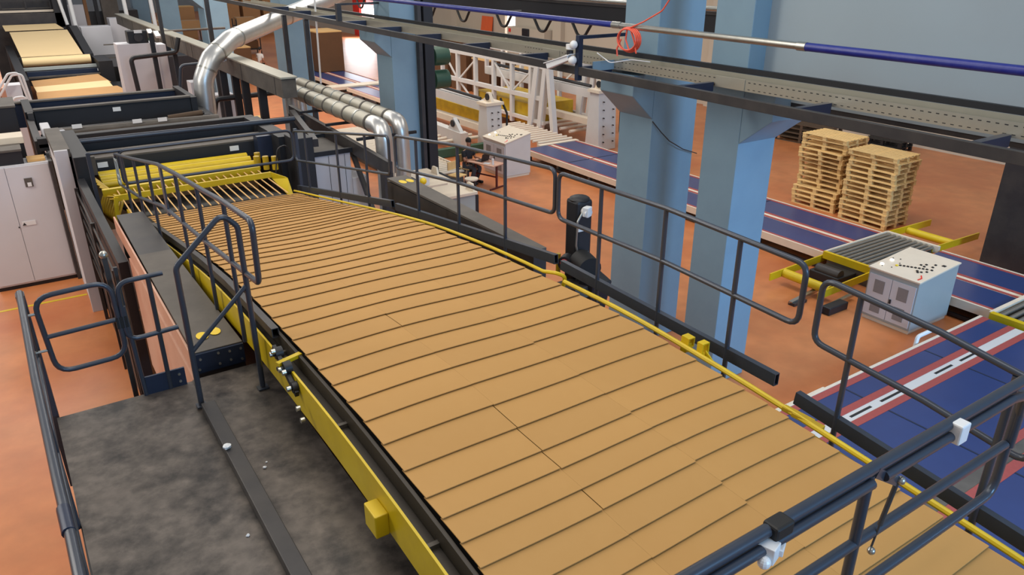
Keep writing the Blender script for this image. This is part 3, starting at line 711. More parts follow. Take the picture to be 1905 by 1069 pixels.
for i in range(15):
    k = 14 - i; pos = 'topmost' if k == 0 else 'lowest' if i == 0 else ordn(k) + ' from the top'
    dx = .10 if i < 4 else -.02 if i < 9 else .04
    pallet('light wooden pallet, %s in the taller left-hand stack' % pos, 'light wooden pallets in the left-hand stack', (18.62-dx+rp.uniform(-.04,.04), 12.12+rp.uniform(-.03,.03), i*.1325), rp.uniform(-.05,.05))
for i in range(4):
    pallet('dark old pallet, %s in the low stack by the far wall' % ('lowest','second from the bottom','third from the bottom','topmost')[i], 'dark pallets by the far wall', (24.9, 17.4, i*.17), .1, m='wood_dark', h=.17, l=2.2)
for i in range(2):
    pallet('black pallet, %s of two right of the light stacks by the far wall' % ('lower','upper')[i], 'black pallets by the far wall', (26.3, 15.0, i*.2), .1, m='rubber', h=.2)

# black motor mast beyond the right railing
mm = thing('motor_mast', 'black mast with motor and white sensor beyond the right railing', 'mast', (5.5, 6.8, 0))
MB().box(5.38,5.62,6.70,6.94,0,3.74).build('mast','black',mm,bevel=.04)
MB().sphere((5.5,6.82,3.73),.13,(1,1,.35)).build('cap','black',mm,smooth=True)
MB().obox((5.48,6.64,3.62),.10,.08,.12,rz=.4).build('sensor','plastic',mm,bevel=.01); MB().cyl((5.48,6.70,3.62),(5.48,6.61,3.60),.055,12).build('sensor_eye','plastic',mm,smooth=True)
MB().box(5.40,5.50,6.69,6.702,3.36,3.41).build('label','plastic',mm); MB().box(5.52,5.57,6.69,6.702,2.94,3.08).build('label','plastic',mm)
MB().tube(fillet([(5.44,6.67,3.62),(5.37,6.68,3.5),(5.36,6.68,3.2),(5.42,6.66,2.95),(5.36,6.66,2.7)],.08),.013,8).build('cable','steel',mm,smooth=True)
MB().tube(fillet([(5.50,6.66,3.0),(5.40,6.62,3.05),(5.36,6.62,2.8)],.06),.013,8).build('cable','steel',mm,smooth=True)
MB().cyl((5.36,6.40,2.98),(5.42,6.66,3.0),.15,18).build('motor','rubber',mm,smooth=True)
MB().cyl((5.22,6.72,2.98),(5.34,6.80,2.98),.09,16).build('gearbox','black',mm,smooth=True); MB().cyl((5.205,6.71,2.99),(5.22,6.72,2.99),.05,12).build('red_mark','red_bright',mm)
MB().obox((5.42,6.40,2.68),.30,.26,.42,rx=.25).build('drive_box','black',mm,bevel=.02)
MB().obox((5.25,6.55,2.70),.34,.5,.14,rx=-.2).build('drive_arm','steel_dark',mm,bevel=.01)
MB().cyl((5.34,7.0,3.0),(5.34,7.0,2.75),.03,8).build('yellow_spring','yellow_old',mm,smooth=True)
# ================================================================= MACHINES BEYOND THE CONVEYOR (left and top left)
cu = thing('board_cutter', 'black sheet cutting machine with yellow rollers at the far end of the conveyor', 'machine', (2.8, 16, 0))
MB().box(.50,.72,15.66,15.72,0,3.2).build('end_plate','cab',cu,bevel=.006)
MB().box(.50,.76,15.72,18.0,3.06,3.2).build('top_cover','dust',cu); MB().box(.52,.70,15.72,18.0,0,3.06).build('side_frame','cab',cu)
MB().box(.76,1.02,15.3,18.0,0,3.12).build('side_frame','black',cu,bevel=.01); MB().box(4.62,5.02,14.9,15.5,0,3.05).build('side_frame','black',cu,bevel=.01); MB().box(4.5,4.8,15.5,18.0,0,3.0).build('side_frame','black',cu)
MB().box(.98,4.6,16.3,16.7,2.50,2.82).build('cross_beam','black',cu,bevel=.01); MB().box(.98,4.6,16.30,17.0,2.82,2.85).build('top_plate','dust',cu)
MB().box(.98,4.6,17.3,17.6,2.5,2.95).build('cross_beam','black',cu); MB().box(.98,4.6,17.6,17.64,1.0,2.9).build('inner_panel','tan_web',cu)
MB().cyl((.80,17.0,3.06),(5.35,17.0,3.04),.055,12).build('tie_tube','rail',cu,smooth=True)
for x in (1.28,3.78): MB().box(x-.09,x+.09,16.285,16.30,2.66,2.76).build('label','plastic',cu)
MB().box(.9,1.15,16.0,16.3,2.6,2.95).build('bearing_block','dust',cu); MB().box(4.2,4.5,16.0,16.3,2.5,2.95).build('bearing_block','navy',cu)
for i, (y, z) in enumerate(((15.55,2.50),(15.8,2.54),(16.05,2.56))): MB().cyl((1.15,y,z),(3.95,y,z),.085,14).build('roller','yellow',cu,smooth=True)
MB().bar((1.05,14.6,2.60),(3.80,14.6,2.63),.10,.12).build('yellow_bar','yellow',cu)
MB().bar((1.16,13.9,2.66),(3.82,13.9,2.68),.05,.10).build('yellow_bar','yellow',cu)
MB().prism([(3.80,13.87,2.73),(4.06,13.7,2.62),(4.08,13.55,2.34),(4.0,13.55,2.32),(3.82,13.87,2.6)],(0,.10,0)).build('end_bracket','yellow',cu)
MB().bar((1.18,13.9,2.68),(1.12,13.9,2.25),.06,.08).build('end_bracket','yellow',cu); MB().bar((1.30,13.6,2.5),(1.32,13.0,2.38),.06,.07).build('end_bracket','yellow_old',cu)
for i in range(20):
    x = 1.28 + i*.13
    MB().bar((x,14.55,2.62),(x,12.75,P(12.75)+.075),.018,.014).build('guide_finger','board_top',cu)
rh = random.Random(5)
mb = MB()
for k in range(9):
    x = 1.02 + .02*k; y = 15.2 - .12*k
    mb.tube(fillet([(x-.05,y+.2,2.75-.03*k),(x+.15,y,2.55),(x-.04,y-.15,2.2),(x+.1,y+.1,1.9)],.1),.02,6)
mb.build('cable_bundle','yellow_old',cu,smooth=True)
for k, (x, y) in enumerate(((3.95,15.3),(4.1,15.2),(4.25,15.1),(4.05,15.6))):
    MB().cyl((x,y,2.45),(x,y,2.72),.06,10).build('drive_knob','yellow_old',cu,smooth=True)
MB().tube(fillet([(4.2,15,2.3),(4.3,15,2.9),(4.5,15,2.95),(4.6,15,2.6)],.2),.012,6).build('cable','steel_dark',cu,smooth=True)
gf = thing('guard_fence', 'dark guard fence of horizontal bars left of the box beam', 'fence', (.70, 13, 0))
MB().box(.74,.86,10.4,15.25,0,2.75).build('backing_panel','black',gf)
for i in range(6): MB().box(.68,.70,10.6,15.2,1.2+.26*i,1.25+.26*i).build('rail_bar','steel_dark',gf)
for y in (10.6,12.9,15.2): MB().box(.66,.72,y-.03,y+.03,0,2.6).build('post','steel_dark',gf)

def quad_sheet(name, m, a, b, c, d, parent, th=.02):
    a, b, c, d = map(Vector, (a, b, c, d))
    return MB().sheet([[a, b], [d, c]], th).build(name, m, parent)
sl = thing('slitter_machine', 'long black slitter frame with cross beams and rollers behind the cutter', 'machine', (2.5, 21, 0))
MB().box(.35,4.85,18.45,18.7,2.72,2.92).build('cross_beam','black',sl,bevel=.01); MB().box(.35,6.1,18.45,18.6,2.66,2.80).build('cross_beam','black',sl)
MB().box(.48,4.05,21.45,21.6,2.55,3.02).build('front_panel','black',sl,bevel=.01); MB().box(.48,4.05,21.4,21.62,3.02,3.06).build('top_edge','dust',sl)
MB().box(.1,4.12,23.5,23.66,2.3,2.92).build('rear_panel','navy',sl); MB().box(.1,4.15,23.45,23.7,2.92,2.96).build('top_edge','dust',sl)
MB().box(4.05,4.2,21.4,23.7,2.4,3.02).build('side_panel','black',sl); MB().box(.30,.48,21.5,23.6,0,3.0).build('side_panel','black',sl)
MB().box(.30,.44,18.6,21.5,0,2.85).build('side_frame','steel_dark',sl); MB().box(.34,.46,21.3,21.45,0,3.0).build('corner_post','steel_dark',sl)
MB().box(4.3,4.5,18.7,23.4,0,2.6).build('side_frame','black',sl,bevel=.01)
MB().cyl((.6,19.7,2.78),(4.3,19.7,2.74),.09,14).build('roller','dust',sl,smooth=True); MB().cyl((.6,20.6,2.62),(4.3,20.6,2.6),.11,14).build('roller','black',sl,smooth=True)
MB().box(.5,4.3,21.0,21.2,2.2,2.5).build('cross_beam','black',sl); MB().box(.5,4.3,19.0,19.1,1.2,2.4).build('inner_panel','tan_web',sl)
quad_sheet('board_web','tan_web',(1.2,18.42,2.62),(4.0,18.42,2.62),(4.0,17.62,2.60),(1.2,17.62,2.60),sl); quad_sheet('board_web','tan_web',(1.2,19.4,2.5),(4.0,19.4,2.5),(4.0,18.75,2.58),(1.2,18.75,2.58),sl)
MB().box(.5,.68,19.4,20.2,2.3,2.95).build('bearing_housing','cab',sl,bevel=.02); MB().box(.72,.95,19.6,19.85,2.6,2.85).build('bearing_housing','cab',sl,bevel=.03)
for x, z in ((2.45,2.88),(1.2,2.9),(3.0,2.86)): MB().box(x-.1,x+.1,19.60,19.612,z-.05,z+.04).build('label','plastic',sl)
MB().box(2.18,2.36,21.435,21.45,2.84,2.94).build('label','plastic',sl)
MB().cyl((3.2,20.0,2.8),(4.0,20.0,2.85),.07,10).build('spindle','wood_dark',sl,smooth=True); MB().cyl((3.4,20.3,2.75),(4.1,20.3,2.8),.05,10).build('spindle','steel_dark',sl,smooth=True)
MB().box(-.6,.12,21.0,22.4,0,3.22).build('cabinet','black',sl,bevel=.01); MB().box(-.62,.14,20.98,22.4,3.22,3.26).build('cabinet_top','dust',sl)
o = thing('operator_console', 'small beige operator console on the black box at the left edge', 'console', (-.1,18.6,2.5))
MB().box(-.7,.12,18.5,19.1,2.86,3.0).build('desk_top','cream',o,bevel=.01); MB().box(-.7,.10,18.52,19.08,2.5,2.86).build('body','black',o)
o = thing('equipment_box', 'black equipment box with dusty top standing on the grey cabinets', 'box', (-.4,18.2,2.6))
MB().box(-1.2,.02,17.85,18.45,2.585,2.84).build('body','black',o); MB().box(-1.22,.03,17.83,18.47,2.84,2.88).build('lid','dust',o)
o = MB().box(.08,.40,17.9,18.3,2.585,2.63).build('cardboard_flat','board_top'); tag(o,'small flat piece of brown cardboard on top of the grey cabinets','cardboard')
c = thing('electrical_cabinet', 'large light grey electrical cabinet with two doors at the left edge', 'cabinet', (-.3, 17.75, 0))
MB().box(-1.0,.44,17.80,18.4,.08,2.58).build('body','cab',c,bevel=.008); MB().box(-1.0,.44,17.82,18.4,0,.08).build('plinth','black',c)
for a, b in ((-.98,-.345),(-.335,.42)):
    d = MB().box(a,b,17.775,17.80,.12,2.55).build('door','cab',c,bevel=.004)
MB().box(-.37,-.35,17.765,17.776,1.30,1.33).build('door_lock','black',c); MB().box(-.29,-.05,17.766,17.776,1.33,1.42).build('sticker','plastic',c); MB().prism([(-.29,17.765,1.34),(-.22,17.765,1.34),(-.255,17.765,1.40)],(0,-.002,0)).build('sticker','black',c)
h = MB().box(-.06,.08,17.76,17.776,2.12,2.30).build('vent','dust',c)
MB().box(-.02,.05,17.752,17.762,2.13,2.21).build('meter','plastic',h)
MB().box(.44,.50,17.7,18.6,0,2.6).build('side_cover','steel_dark',c)
# web section
wb = thing('web_machine', 'distant paper web machine with cream sheets rising over rollers', 'machine', (2.2, 41, 0))
def quad_sheet(name, m, a, b, c, d, parent, th=.02):
    a, b, c, d = map(Vector, (a, b, c, d))
    return MB().sheet([[a, b], [d, c]], th).build(name, m, parent)
quad_sheet('paper_web','web',(.85,45,3.08),(3.30,45,3.09),(3.38,40.5,2.36),(.96,40.5,2.37),wb)
quad_sheet('paper_web','web',(.65,46.5,3.3),(2.95,46.5,3.3),(3.2,45.4,3.12),(.7,45.4,3.12),wb)
MB().cyl((.96,40.2,2.16),(3.62,40.2,2.16),.20,18).build('web_roll','web',wb,smooth=True)
MB().box(.85,3.7,40.42,40.6,2.25,2.34).build('dark_slot','black',wb); MB().box(.9,4.1,39.6,39.8,1.86,1.98).build('cross_beam','cab_blue',wb); MB().box(1.0,4.05,39.3,39.5,1.58,1.84).build('cross_beam','navy',wb)
MB().box(1.0,4.1,38.6,38.7,1.66,1.72).build('cross_beam','dust',wb); MB().box(1.0,4.0,38.7,38.8,1.45,1.62).build('cross_beam','black',wb)
MB().box(3.72,3.9,39.28,39.30,1.72,1.82).build('label','plastic',wb)
quad_sheet('kraft_web','tan_web',(1.05,38.2,1.62),(3.6,38.2,1.72),(3.85,36.4,1.58),(1.05,36.4,1.56),wb)
quad_sheet('paper_web','web',(1.05,36.4,1.60),(3.75,36.4,1.66),(3.75,35,1.58),(1.06,35,1.56),wb)
quad_sheet('kraft_web','tan_web',(1.04,35,1.58),(3.9,35,1.60),(4.2,33.6,1.5),(.99,33.6,1.46),wb)
MB().box(.8,4.6,33.3,33.5,1.36,1.52).build('front_beam','steel_dark',wb)
for x in (1.2,2.2,3.2,4.2): MB().box(x-.06,x+.06,33.28,33.30,1.42,1.50).build('label','plastic',wb)
MB().box(.55,.85,33,47,0,2.3).build('side_frame','black',wb); MB().box(3.75,4.3,38.5,41,0,2.2).build('side_frame','black',wb); MB().box(4.0,4.6,33.2,38.5,0,1.3).build('side_frame','black',wb); MB().prism([(3.5,41,0),(3.5,46,0),(3.5,46,3.2),(3.5,41,2.3)],(.35,0,0)).build('side_frame','black',wb)
MB().box(.3,3.4,46.9,47.3,3.1,3.78).build('upper_beam','steel_dark',wb); MB().box(.2,3.2,48,48.1,4.3,4.36).build('guard_rail','steel_dark',wb); MB().box(.2,3.2,48,48.06,3.95,4.0).build('guard_rail','dust',wb)
MB().box(.2,3.3,47.4,47.5,3.82,3.92).build('lit_edge','cream',wb)
for x in (.8,1.9,3.0): MB().box(x-.03,x+.03,47.9,48,3.3,4.36).build('guard_post','steel_dark',wb)
MB().box(3.05,3.4,46.9,48.5,0,5.2).build('tower','black',wb); MB().cyl((3.5,46.8,3.2),(3.2,46.8,5.6),.08,10).build('white_pipe','plastic',wb,smooth=True)
MB().box(-.2,3.1,49,49.5,0,4.6).build('rear_panel','steel_dark',wb)
o = thing('side_guard', 'pale panel wall with white handrails left of the distant web machine', 'guard', (.2,36,0))
MB().box(-.1,.05,31,45,0,2.35).build('panel','salmon',o); MB().box(.05,.5,29.6,30.3,0,2.6).build('panel','cab',o)
for i, (dx, dz) in enumerate(((0,0),(.10,-.05),(.02,-.75),(.14,-.85))):
    MB().tube(fillet([(-.35+dx,29.3,2.25+dz),(.22+dx,29.3,3.0+dz),(.50+dx,29.3,3.02+dz),(.66+dx*.5,29.3,1.6)],.12),.035,8).build('handrail','plastic',o,smooth=True)
MB().box(.62,.80,29.2,29.6,0,2.0).build('end_post','cab',o)
dr = thing('drive_section', 'dark distant drive machinery with grey doors right of the paper web', 'machine', (5.5,44,0))
MB().box(4.4,6.6,40.5,52,0,1.7).build('base','steel_dark',dr); MB().box(4.0,5.4,46,47,0,3.1).build('grey_door','cab',dr,bevel=.02); MB().box(5.5,6.6,47,48,0,3.4).build('grey_door','cab',dr,bevel=.02)
MB().box(4.7,6.2,39.5,40.5,0,1.9).build('motor_block','black',dr,bevel=.05); MB().box(6.2,8.0,39.0,41,0,2.2).build('motor_block','black',dr,bevel=.05); MB().box(4.5,5.0,36.2,38.6,0,1.7).build('motor_block','black',dr,bevel=.04)
MB().box(5.1,6.4,33.2,35.0,0,1.1).build('motor_block','steel_dark',dr,bevel=.04); MB().box(6.6,7.6,43,44,0,3.0).build('monitor_frame','black',dr); MB().box(6.75,7.45,42.97,43,1.9,2.7).build('screen','navy',dr)
MB().box(4.45,4.6,47,47.3,0,5.5).build('brown_post','card_dark',dr)
for x, y in ((3.9,47),(6.3,46),(7.5,45.5)): MB().cyl((x,y,1.6),(x-.1,y,6.5),.10,10).build('white_pipe','plastic',dr,smooth=True)
MB().cyl((6.4,42,2.6),(6.4,42.5,2.6),.25,14).build('green_pump','green',dr,smooth=True)
for z in (2.6,2.0): MB().bar((4.4,41.5,z),(8.2,41.5,z),.05,.05).build('guard_rail','dust',dr)
MB().tube(fillet([(5.35,33,.0),(5.25,33,3.75),(8.0,33,3.78)],.1),.045,8).build('conduit_frame','dust',dr,smooth=True)
rk = thing('press_section', 'long dark press section with roof posts at the far top left', 'machine', (8,58,0))
MB().box(3.6,8.0,54,60,0,3.4).build('body','steel_dark',rk); MB().box(4.2,5.2,53.6,54,0,3.8).build('panel','cab',rk); MB().box(6.0,6.9,53.5,54,0,4.2).build('panel','dust',rk); MB().box(-1,3.6,56,60,0,5.5).build('body','steel_dark',rk)
for x in (4.0,5.6,7.2): MB().box(x,x+.2,53.4,53.6,0,6).build('post','black',rk)
# electrical cabinet in the middle distance
c = thing('electrical_cabinet', 'light grey cabinet with a black monitor unit on top, right of the paper web', 'cabinet', (4.2,30,0))
MB().box(3.58,4.84,30,30.8,0,3.64).build('body','cab',c,bevel=.01); MB().box(4.80,5.16,30.1,30.9,0,3.55).build('side_body','cab',c)
MB().box(3.98,4.62,30.0,30.5,3.64,4.05).build('monitor_unit','black',c,bevel=.02); MB().cyl((4.30,29.98,3.84),(4.30,29.94,3.84),.14,18).build('monitor_lens','steel_dark',c,smooth=True); MB().box(4.2,4.45,29.97,30.0,3.98,4.08).build('label','plastic',c)
rt = thing('railing', 'thick black tube barrier in front of the grey cabinet with the monitor', 'railing', (4.6,29,0))
MB().tube(fillet([PY(258,170,29),PY(243,108,29),PY(300,101,29),PY(328,97,29),PY(332,70,29)],.16),.075,8).build('barrier_tube','black',rt,smooth=True)
a = PY(274,62,29.2); b = PY(302,175,29.2)
MB().bar((a.x+.1,29.2,0),(a.x+.1,29.2,a.z),.14,.14).build('barrier_post','black',rt); MB().bar((5.25,29.2,0),(5.25,29.2,3.3),.14,.14).build('barrier_post','black',rt)
# grey sloping trunk
tk = thing('cable_duct', 'long sheet-metal cable trunk on dark posts behind the silver duct bend', 'trunk', (5.75, 30, 3.2))
MB().box(5.6,5.95,18.45,45,3.26,3.72).build('trunk','dust',tk); MB().box(5.57,5.98,18.4,45,3.72,3.76).build('lid','duct_grey',tk)
for y in range(19, 45, 3): MB().box(5.592,5.602,y,y+.03,3.26,3.72).build('seam','steel_dark',tk)
for y in (20.6,22.2,23.2,24.6): MB().box(5.6,5.8,y-.08,y+.08,0,3.26).build('post','black',tk)
MB().box(5.72,5.84,25.6,25.72,0,7.5).build('post','steel_dark',tk); MB().box(5.3,5.42,31.4,31.55,0,7.5).build('post','steel_dark',tk)
for k, (px, py, Xp) in enumerate(((284,62,5.5),(297,66,5.5),(416,107,5.5))):
    p = PX(px, py, Xp); t = thing('floodlight', ('white floodlight on the cable trunk, left one of a pair','white floodlight on the cable trunk, right one of a pair','white floodlight on the cable trunk beside the big silver duct')[k], 'lamp', p, 'floodlights on the cable trunk')
    MB().obox(p+Vector((-.12,-.2,.06)),.18,.5,.10,rx=.3).build('lamp_head','plastic',t,bevel=.02); MB().bar(p+Vector((0,.1,-.12)),p+Vector((.1,.1,.1)),.04,.06).build('bracket','plastic',t)
# silver ducts
DG = 'silver air ducts'
d = thing('air_duct', 'big silver air duct rising from the slitter and bending to the upper right', 'duct', (4.5,22.6,2.0))
pts = [PY(388,240,22.6),PY(378,150,22.6),PY(392,108,22.7),PY(428,74,23.2),PY(520,35,25.0),PY(590,6,25.5),PY(640,-16,25.7)]
MB().tube(fillet(pts,.45,2),.27,20).build('duct_tube','duct',d,smooth=True)
for i in (1,2,3,4):
    a, b = Vector(pts[i]), (Vector(pts[i+1])-Vector(pts[i])).normalized()
    for t in (.30,): 
        MB().cyl(a+b*t,a+b*(t+.05),.283,20).build('clamp_ring','steel',d,smooth=True)
def hduct(x, z, yA, yB, label, zf, r):
    d = thing('air_duct', label, 'duct', (x, (yA+yB)/2, z), DG)
    MB().tube([(x,yA,z),(x,yB+.35,z)],r,18).build('duct_tube','duct_grey',d,smooth=True)
    MB().tube(fillet([(x,yB+.4,z),(x,yB-.15,z),(x,yB-.18,z-.6),(x,yB-.15,zf)],.42,7),r*1.0,18).build('elbow','duct',d,smooth=True)
    MB().tube(fillet([(x,yA-.1,z),(x-.02,yA+.2,z),(x-.02,yA+.2,z-.8)],.25,5),r*.98,16).build('end_elbow','duct',d,smooth=True)
    n = int((yA-yB)/.62)
    for k in range(n):
        y = yB+.4+k*.62
        MB().cyl((x,y,z),(x,y+.07,z),r*1.06,18).build('clamp_ring','steel' if k%2 else 'dust',d,smooth=True)
hduct(6.5, 3.10, 20.4, 14.9, 'silver spiral duct nearer the camera, of the two running side by side', .8, .185)
hduct(7.05, 3.12, 21.4, 15.2, 'silver spiral duct behind its twin, elbow down by the column', .9, .17)
sf = thing('duct_support', 'dark steel beam and slanted strut carrying the two silver ducts', 'support', (6.1,17,0))
a, b = PX(548,190,6.1), PX(735,285,6.1)
MB().bar((6.1,19.6,2.75),(6.1,13.6,2.52),.10,.28).build('beam','steel_dark',sf)
MB().box(6.0,6.2,13.7,13.9,0,2.4).build('post','steel_dark',sf); MB().box(6.0,6.2,19.3,19.5,0,2.7).build('post','black',sf); MB().bar((6.1,15.6,2.5),(6.1,13.9,.5),.08,.12).build('strut','steel_dark',sf)
for y in (18.6,16.8,15.0): MB().bar((6.0,y,2.86),(7.4,y,2.86),.06,.06).build('cross_bar','black',sf)
MB().bar((5.6,17.9,3.0),(5.1,15.0,2.9),.12,.16).build('side_beam','steel_dark',sf)
g = thing('machine_cabinet', 'light grey machine cabinet with dark frame lid below the two silver ducts', 'cabinet', (5.8,16,0))
MB().box(5.12,6.0,15.45,17.2,0,2.50).build('body','cab',g,bevel=.01); MB().box(6.02,6.4,15.5,17.0,0,1.9).build('side_body','cab',g,bevel=.01)
MB().box(5.1,6.05,15.42,15.5,2.50,2.60).build('lid_frame','black',g); MB().box(5.1,6.05,17.1,17.2,2.50,2.60).build('lid_frame','black',g); MB().box(5.15,6.0,15.5,17.1,2.50,2.53).build('lid','dust',g)
for x in (5.5,5.86): MB().box(x,x+.008,15.44,15.452,.2,2.48).build('panel_joint','steel_dark',g)
c = thing('electrical_cabinet', 'small pale grey cabinet behind the black tube barrier, right of the big duct', 'cabinet', (6.0,25.5,0))
MB().box(5.45,6.25,25.9,26.5,0,2.3).build('body','cab',c,bevel=.01); MB().box(5.0,5.5,26.0,26.6,0,2.75).build('body','cab',c,bevel=.01)
rt = thing('railing', 'black tube barriers beside the big silver duct', 'railing', (5.6,24,0))
MB().tube(fillet([PY(396,240,23.2),PY(402,185,23.2),PY(470,177,23.2),PY(530,170,23.2)],.15),.075,8).build('barrier_tube','black',rt,smooth=True)
MB().tube(fillet([PY(335,210,24.5),PY(336,122,24.5),PY(375,118,24.5)],.15),.05,8).build('barrier_tube','rail',rt,smooth=True)
rl = thing('roller_conveyor', 'pale slatted roller conveyor on the floor behind the silver ducts', 'conveyor', (9.8,22.8,0))
rollers(rl, 9.55, 11.3, 19.6, 27.5, .42, 40, 'x', .05, 'cream')
MB().box(9.5,9.55,19.5,27.6,.2,.45).build('side_rail','dust',rl); MB().box(11.3,11.35,19.5,27.6,.2,.45).build('side_rail','cream',rl); MB().box(9.6,11.2,19.6,27.5,0,.3).build('body','dust',rl)
w = thing('machine_cover', 'white-topped machine cover with pale blue front beyond the right box beam', 'machine', (7.8,15.4,0))
MB().box(7.32,8.42,14.2,16.6,0,1.46).build('body','cab_blue',w,bevel=.015); MB().box(7.27,8.46,14.16,16.64,1.46,1.53).build('top_cover','cream',w,bevel=.01)
MB().box(7.5,7.75,15.0,16.2,1.53,1.536).build('slot','black',w)
for y in (14.2,15.9): MB().prism([(8.36,y,1.53),(8.36,y+.34,1.53),(8.36,y+.26,1.70),(8.36,y+.06,1.70)],(.05,0,0)).build('hinge_ear','cream',w)
MB().tube([(8.5,14.3,1.5),(8.5,16.4,1.5)],.05,8).build('edge_tube','black',w,smooth=True); MB().box(8.44,8.56,14.3,14.5,0,1.4).build('corner_post','black',w)
MB().box(6.95,7.1,14.1,14.25,0,1.9).build('corner_post','duct_grey',w); MB().box(6.9,7.6,14.0,14.4,1.86,1.9).build('bracket','cream',w)
s = thing('beacon_box', 'white box with round yellow lamp by the foot of the silver ducts', 'lamp', (7.0,14.8,1.9))
MB().box(6.98,7.2,14.05,14.3,1.9,2.12).build('housing','plastic',s,bevel=.02); MB().sphere((7.03,14.03,2.02),.075).build('lamp_lens','lamp_yellow',s,smooth=True)

# ================================================================= STACK TURNER (white) with truss
st = thing('stack_turner', 'white truss-framed stack turning machine behind the desk', 'machine', (16, 25, 0))
def tb(p, q, w, m='white', n='frame_bar', h=None): return MB().bar(p, q, w, h or w).build(n, m, st)
xt = 16.85
for X0, nm in ((16.85,''),(19.2,'')):
    tb((X0,31.2,2.6),(X0,22.9,2.66),.13,n='top_chord'); tb((X0,30.9,1.45),(X0,23.2,1.50),.16,n='middle_chord'); tb((X0,30.2,.62),(X0,23.2,.6),.13,n='bottom_chord')
    for y in (31.1,29.7,28.2,26.75,25.4,24.1): tb((X0,y,.35 if y<31 else 1.4),(X0,y,2.6),.15,n='upright')
    for a, b in (((31.0,2.5),(29.8,1.5)),((28.1,2.5),(29.6,1.5)),((26.7,2.5),(25.5,1.5)),((24.0,2.5),(25.3,1.6)),((29.6,1.4),(28.3,.6)),((26.6,1.4),(28.1,.6))):
        tb((X0,a[0],a[1]),(X0,b[0],b[1]),.06,n='diagonal')
    tb((X0,23.5,0),(X0,23.1,2.7),.22,n='leg'); tb((X0,22.5,0),(X0,22.95,2.7),.2,n='leg'); tb((X0,24.1,0),(X0,23.6,2.7),.26,n='leg')
tb((16.85,23.1,2.62),(19.2,23.1,2.62),.14,n='top_chord'); tb((16.85,31.1,2.6),(19.2,31.1,2.6),.14,n='top_chord')
MB().box(16.95,19.0,24.2,28.5,.35,1.15).build('yellow_plate','yellow_old',st); MB().box(14.9,15.2,24.5,31,.5,1.05).build('yellow_plate','yellow_old',st)
def head(x, y, h, w):
    mb = MB().prism([(x-.1,y-.35,0),(x-.1,y+.45,0),(x-.1,y+.25,h),(x-.1,y-.25,h)],(w,0,0)); hd = mb.build('lift_head','white',st,bevel=.02)
    MB().box(x-.16,x+w-.04,y-.32,y+.32,h,h+.10).build('head_cap','cream',hd)
    MB().prism([(x+.1,y-.25,h+.1),(x+.1,y+.25,h+.1),(x+.1,y+.08,h+.42),(x+.1,y-.08,h+.42)],(.12,0,0)).build('pulley_bracket','cream',hd); MB().cyl((x+.06,y,h+.27),(x+.26,y,h+.27),.12,14).build('pulley','black',hd,smooth=True)
    mb = MB()
    for k in range(6):
        for dx in (.08, w-.28): mb.cyl((x+dx,y-.36+.012*k,h*.15+k*h*.14),(x+dx,y-.42+.012*k,h*.15+k*h*.14),.025,6)
    mb.build('bolt','steel_dark',hd)
    MB().tube(fillet([(x+w-.05,y-.1,h+.2),(x+w+.1,y-.3,h*.8),(x+w+.02,y-.4,h*.3),(x+w+.2,y-.6,.1)],.2),.04,8).build('cable','rubber',hd,smooth=True)
    tb((x+.15,y+.3,h-.10),(x+.15,y+7.5,h-.06),.34,'white','lift_arm',.30); tb((x+.15,y+.2,h*.45),(x+.15,y+6.8,h*.42),.30,'cream','lift_arm',.22)
    MB().tube([(x+.05,y+.4,h+.16),(x+.05,y+7,h+.25)],.06,8).build('shaft','black',st,smooth=True)
head(14.05, 22.9, 1.62, .62); head(17.45, 20.9, 2.02, .80)
tb((13.0,22.6,.55),(13.0,29,.6),.3,'white','side_arm',.5); MB().prism([(12.9,22.7,.8),(12.9,23.6,.8),(12.9,23.2,1.25)],(.14,0,0)).build('pulley_bracket','white',st); MB().cyl((12.85,23.2,1.05),(13.1,23.2,1.05),.12,12).build('pulley','black',st,smooth=True)
for i in range(12): MB().cyl((12.1,23.2+i*.45,.45),(13.9,23.2+i*.45,.45),.06,8).build('roller','cream',st,smooth=True)
for i in range(12): MB().cyl((15.2,21.3+i*.3,.42),(16.7,21.3+i*.3,.42),.05,8).build('roller','cream',st,smooth=True)
for i in range(10): MB().cyl((17.3,22.2+i*.6,.42),(19.0,22.2+i*.6,.42),.06,8).build('roller','cream',st,smooth=True)
MB().box(12.0,13.95,22.7,22.95,.02,.3).build('base_rail','green',st); MB().box(15.1,16.8,21.0,21.2,.1,.40).build('base_rail','cream',st)
for y in (17.2,18.2,19.0): MB().box(17.6,18.3,y,y+.6,0,.45+.1*(y-17)).build('drive_motor','black',st,bevel=.05)
MB().box(17.1,17.4,17.9,18.5,0,1.3).build('drive_motor','steel_dark',st,bevel=.05)
MB().box(13.6,14.2,21.2,21.8,.0,.9).build('drive_motor','yellow_old',st,bevel=.08)
o = thing('wall_motor', 'two dark green gear motors stacked beside the cable channel column', 'motor', (10.7,20,0))
for k, yy in enumerate((112, 148)): 
    p = Vector((10.5, 20, 3.78-.66*k)); MB().cyl(p, p+Vector((.46,0,0)), .27, 16).build('motor','green',o,smooth=True)
MB().box(10.3,10.5,19.9,20.1,0,4.0).build('column','steel_dark',o)

